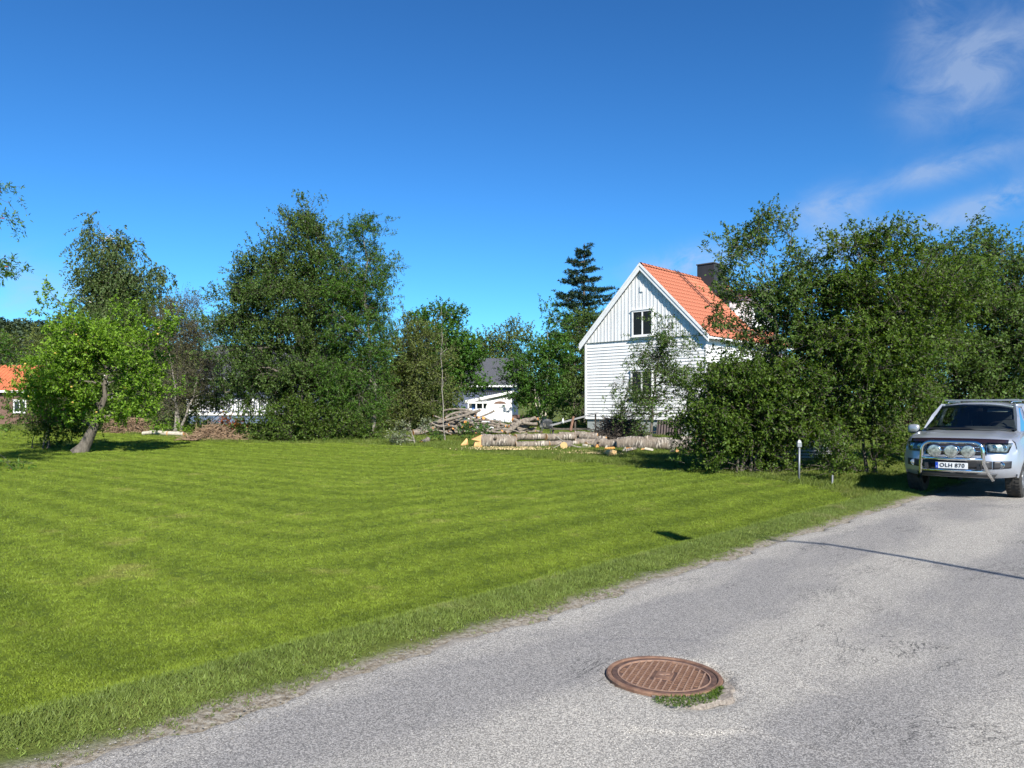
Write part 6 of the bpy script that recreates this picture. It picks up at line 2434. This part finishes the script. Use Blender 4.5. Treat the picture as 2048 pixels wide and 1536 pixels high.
r_ = MB()
r_.grid(roof, 20, 14)
rf = r_.build('roof', 'silver_paint', car, smooth=True)
sm_ = rf.modifiers.new('thick', 'SOLIDIFY')
sm_.thickness = 0.05
sm_.offset = -1
for s in (-1, 1):
    for nm, p0, p1, w, h_ in (('a_pillar', A0, A1, 0.085, 0.06), ('b_pillar', B0, B1, 0.10, 0.05), ('c_pillar', C0, C1, 0.20, 0.06)):
        q_ = MB()
        pts = [mx(p0, s) + Vector((0, 0, -0.02)), mx(p0.lerp(p1, 0.5), s) + Vector((s * 0.015, -0.012, 0.012)), mx(p1, s) + Vector((0, 0.03, 0.01))]
        for k in range(2):
            q_.bar(pts[k], pts[k + 1], w if k == 0 else w * 0.95, h_, up=(s, -0.6, 0.3))
        q_.build(nm.replace('a_', 'windscreen_').replace('b_', 'door_').replace('c_', 'rear_'), 'silver_paint', car)
    q_ = MB()
    q_.tube([mx(A1, s), mx(B1, s), mx(C1, s)], 0.04, 8)
    q_.build('roof_edge', 'silver_paint', car, smooth=True)
    for (pa_, pb_, pc_, pd_) in ((A0, B0, B1, A1), (B0, C0, C1, B1)):
        w_ = MB()
        w_.add([mx(p, s) * 1.0 + Vector((0.0, 0, 0)) for p in (pa_, pb_, pc_, pd_)], [(0, 1, 2, 3)])
        w_.build('side_window', 'car_glass', car)
    rr_ = MB()
    rr_.tube([(s * 0.56, 2.15, 1.77), (s * 0.57, 2.25, 1.79), (s * 0.57, 3.2, 1.80), (s * 0.56, 3.3, 1.77)], 0.014, 8)
    rr_.build('roof_rail', 'chrome', car, smooth=True)
    # door mirror
    mr = MB()

    def mfn(u_, v_, s=s):
        a = 2 * math.pi * u_
        ph = math.pi * v_
        ex_ = 0.6
        def se(c_):
            return math.copysign(abs(c_) ** ex_, c_)
        return (s * 1.06 + 0.115 * se(math.cos(a)) * math.sin(ph) ** 0.6, 1.52 + 0.07 * math.cos(ph), 1.235 + 0.095 * se(math.sin(a)) * math.sin(ph) ** 0.6)
    mr.grid(mfn, 20, 10)
    mo = mr.build('door_mirror', 'silver_paint', car, smooth=True)
    mr = MB()
    mr.bar((s * 0.86, 1.54, 1.19), (s * 1.0, 1.53, 1.18), 0.06, 0.05)
    mr.build('mirror_arm', 'black_trim', mo)
    # door seams and handles
    for y0 in (1.42, 2.52, 3.62):
        d_ = MB()
        d_.grid(lambda u_, v_, s=s, y0=y0: (s * (side_w(0.52 + 0.64 * v_, y0) + 0.002), y0 + 0.012 * (u_ - .5), 0.52 + 0.64 * v_), 1, 8)
        d_.build('door_seam', 'black_trim', car)
    for y0 in (2.32, 3.40):
        d_ = MB()
        d_.bar((s * 0.985, y0 - 0.09, 1.02), (s * 0.985, y0 + 0.09, 1.02), 0.02, 0.03)
        d_.build('door_handle', 'silver_paint', car)
for y0 in (2.30, 3.05):
    rr_ = MB()
    rr_.bar((-0.66, y0, 1.825), (0.66, y0, 1.825), 0.07, 0.03)
    rr_.build('roof_bar', 'galvanised', car)
# windscreen
ws = MB()


def screen(u_, v_):
    e = 2 * u_ - 1
    p = A0.lerp(A1, 0.02 + 0.96 * v_)
    x = p.x * e
    return (x, p.y - 0.20 * (1 - e * e) * (1 - 0.25 * v_) + 0.01, p.z + 0.022 * (1 - e * e) + 0.03)


ws.grid(screen, 20, 8)
ws.build('windscreen', 'car_glass', car, smooth=True)
cw = MB()
cw.grid(lambda u_, v_: ((2 * u_ - 1) * 0.80, A0.y - 0.215 * (1 - (2 * u_ - 1) ** 2) - 0.05 + 0.09 * v_, 1.248 + 0.012 * v_ + 0.015 * (1 - (2 * u_ - 1) ** 2)), 20, 2)
cw.build('scuttle', 'black_trim', car, smooth=True)
rg = MB()
rg.add([mx(C0, -1), C0, C1, mx(C1, -1)], [(0, 1, 2, 3)])
rg.build('rear_window', 'car_glass', car)
# cabin
db = MB()
db.hexa([(-0.76, 1.30, 1.1), (0.76, 1.30, 1.1), (0.76, 1.75, 1.1), (-0.76, 1.75, 1.1), (-0.74, 1.32, 1.24), (0.74, 1.32, 1.24), (0.74, 1.72, 1.30), (-0.74, 1.72, 1.30)])
db.build('dashboard', 'seat_cloth', car)
for s, y0 in ((-1, 2.35), (1, 2.35), (-1, 3.25), (1, 3.25)):
    se_ = MB()
    se_.hexa([(s * .38 - .22, y0, 1.0), (s * .38 + .22, y0, 1.0), (s * .38 + .22, y0 + .14, 1.0), (s * .38 - .22, y0 + .14, 1.0), (s * .38 - .18, y0 + .12, 1.42), (s * .38 + .18, y0 + .12, 1.42), (s * .38 + .18, y0 + .2, 1.42), (s * .38 - .18, y0 + .2, 1.42)])
    se_.box(s * .38 - .12, s * .38 + .12, y0 + 0.12, y0 + 0.2, 1.43, 1.58)
    se_.build('seat', 'seat_cloth', car)
cb_ = MB()
cb_.box(-0.70, 0.70, 3.40, 3.46, 1.2, 1.70)
cb_.build('cab_rear_wall', 'seat_cloth', car)
swm = MB()
swm.lathe([(0.165, 0.0), (0.18, 0.016), (0.195, 0.0), (0.18, -0.016)], (0.38, 1.86, 1.22), (0, 0.9, 0.42), 24, close=True)
swm.build('steering_wheel', 'black_trim', car, smooth=True)
vs_ = MB()
vs_.hexa([(0.18, 1.93, 1.585), (0.56, 1.95, 1.585), (0.56, 1.96, 1.585), (0.18, 1.94, 1.585), (0.18, 2.0, 1.665), (0.56, 2.0, 1.665), (0.56, 2.01, 1.665), (0.18, 2.01, 1.665)])
vs_.build('sun_visor', 'visor_pale', car)
rm = MB()
rm.box(-0.11, 0.11, 1.86, 1.89, 1.60, 1.66)
rm.build('rear_view_mirror', 'black_trim', car)
gh = MB()
gh.tube([(-0.70, 1.62, 1.40), (-0.66, 1.66, 1.44), (-0.64, 1.74, 1.52), (-0.66, 1.82, 1.57)], 0.014, 6)
gh.build('grab_handle', 'visor_pale', car, smooth=True)
# wheels
for s in (-1, 1):
    for yw in (0.93, 4.03):
        gzc = 0.0
        t_ = MB()
        t_.lathe([(0.22, -0.12), (0.35, -0.125), (0.378, -0.10), (0.384, 0.0), (0.378, 0.10), (0.35, 0.125), (0.22, 0.12)], (s * 0.825, yw, 0.384), (1, 0, 0), 40, close=True)
        for k in range(36):
            an = 2 * math.pi * k / 36
            cy_, cz_ = math.cos(an), math.sin(an)
            for sx2 in (-1, 1):
                t_.bar((s * 0.825 + sx2 * 0.035, yw + cy_ * 0.384, 0.384 + cz_ * 0.384), (s * 0.825 + sx2 * 0.105, yw + cy_ * 0.380, 0.384 + cz_ * 0.380), 0.035, 0.012, up=(0, cy_, cz_))
        wh = t_.build('wheel', 'tyre_rubber', car, smooth=False)
        r_ = MB()
        xo = s * 0.885
        r_.lathe([(0.225, 0), (0.215, s * 0.05), (0.20, s * 0.05), (0.19, -s * 0.06), (0.06, -s * 0.05)], (xo, yw, 0.384), (1, 0, 0), 32)
        for k in range(5):
            an = 2 * math.pi * k / 5 + 0.3
            r_.bar((xo + s * 0.0, yw + 0.03 * math.cos(an), 0.384 + 0.03 * math.sin(an)), (xo + s * 0.02, yw + 0.205 * math.cos(an), 0.384 + 0.205 * math.sin(an)), 0.075, 0.03, up=(1, 0, 0))
        r_.lathe([(0.06, s * 0.02), (0.05, s * 0.04), (0.001, s * 0.042)], (xo, yw, 0.384), (1, 0, 0), 20)
        r_.build('rim', 'rim_alloy', wh)
# rear bumper, tail lights, bed cover
b = MB()
b.box(-0.85, 0.85, 5.21, 5.32, 0.45, 0.62)
b.build('rear_bumper', 'chrome', car)
b = MB()
b.box(-0.80, 0.80, 3.85, 5.15, 1.225, 1.262)
b.build('bed_cover', 'black_trim', car)
for s in (-1, 1):
    b = MB()
    b.box(s * 0.86 - 0.06, s * 0.86 + 0.06, 5.19, 5.23, 0.80, 1.12)
    b.build('tail_light', 'red_plastic', car)
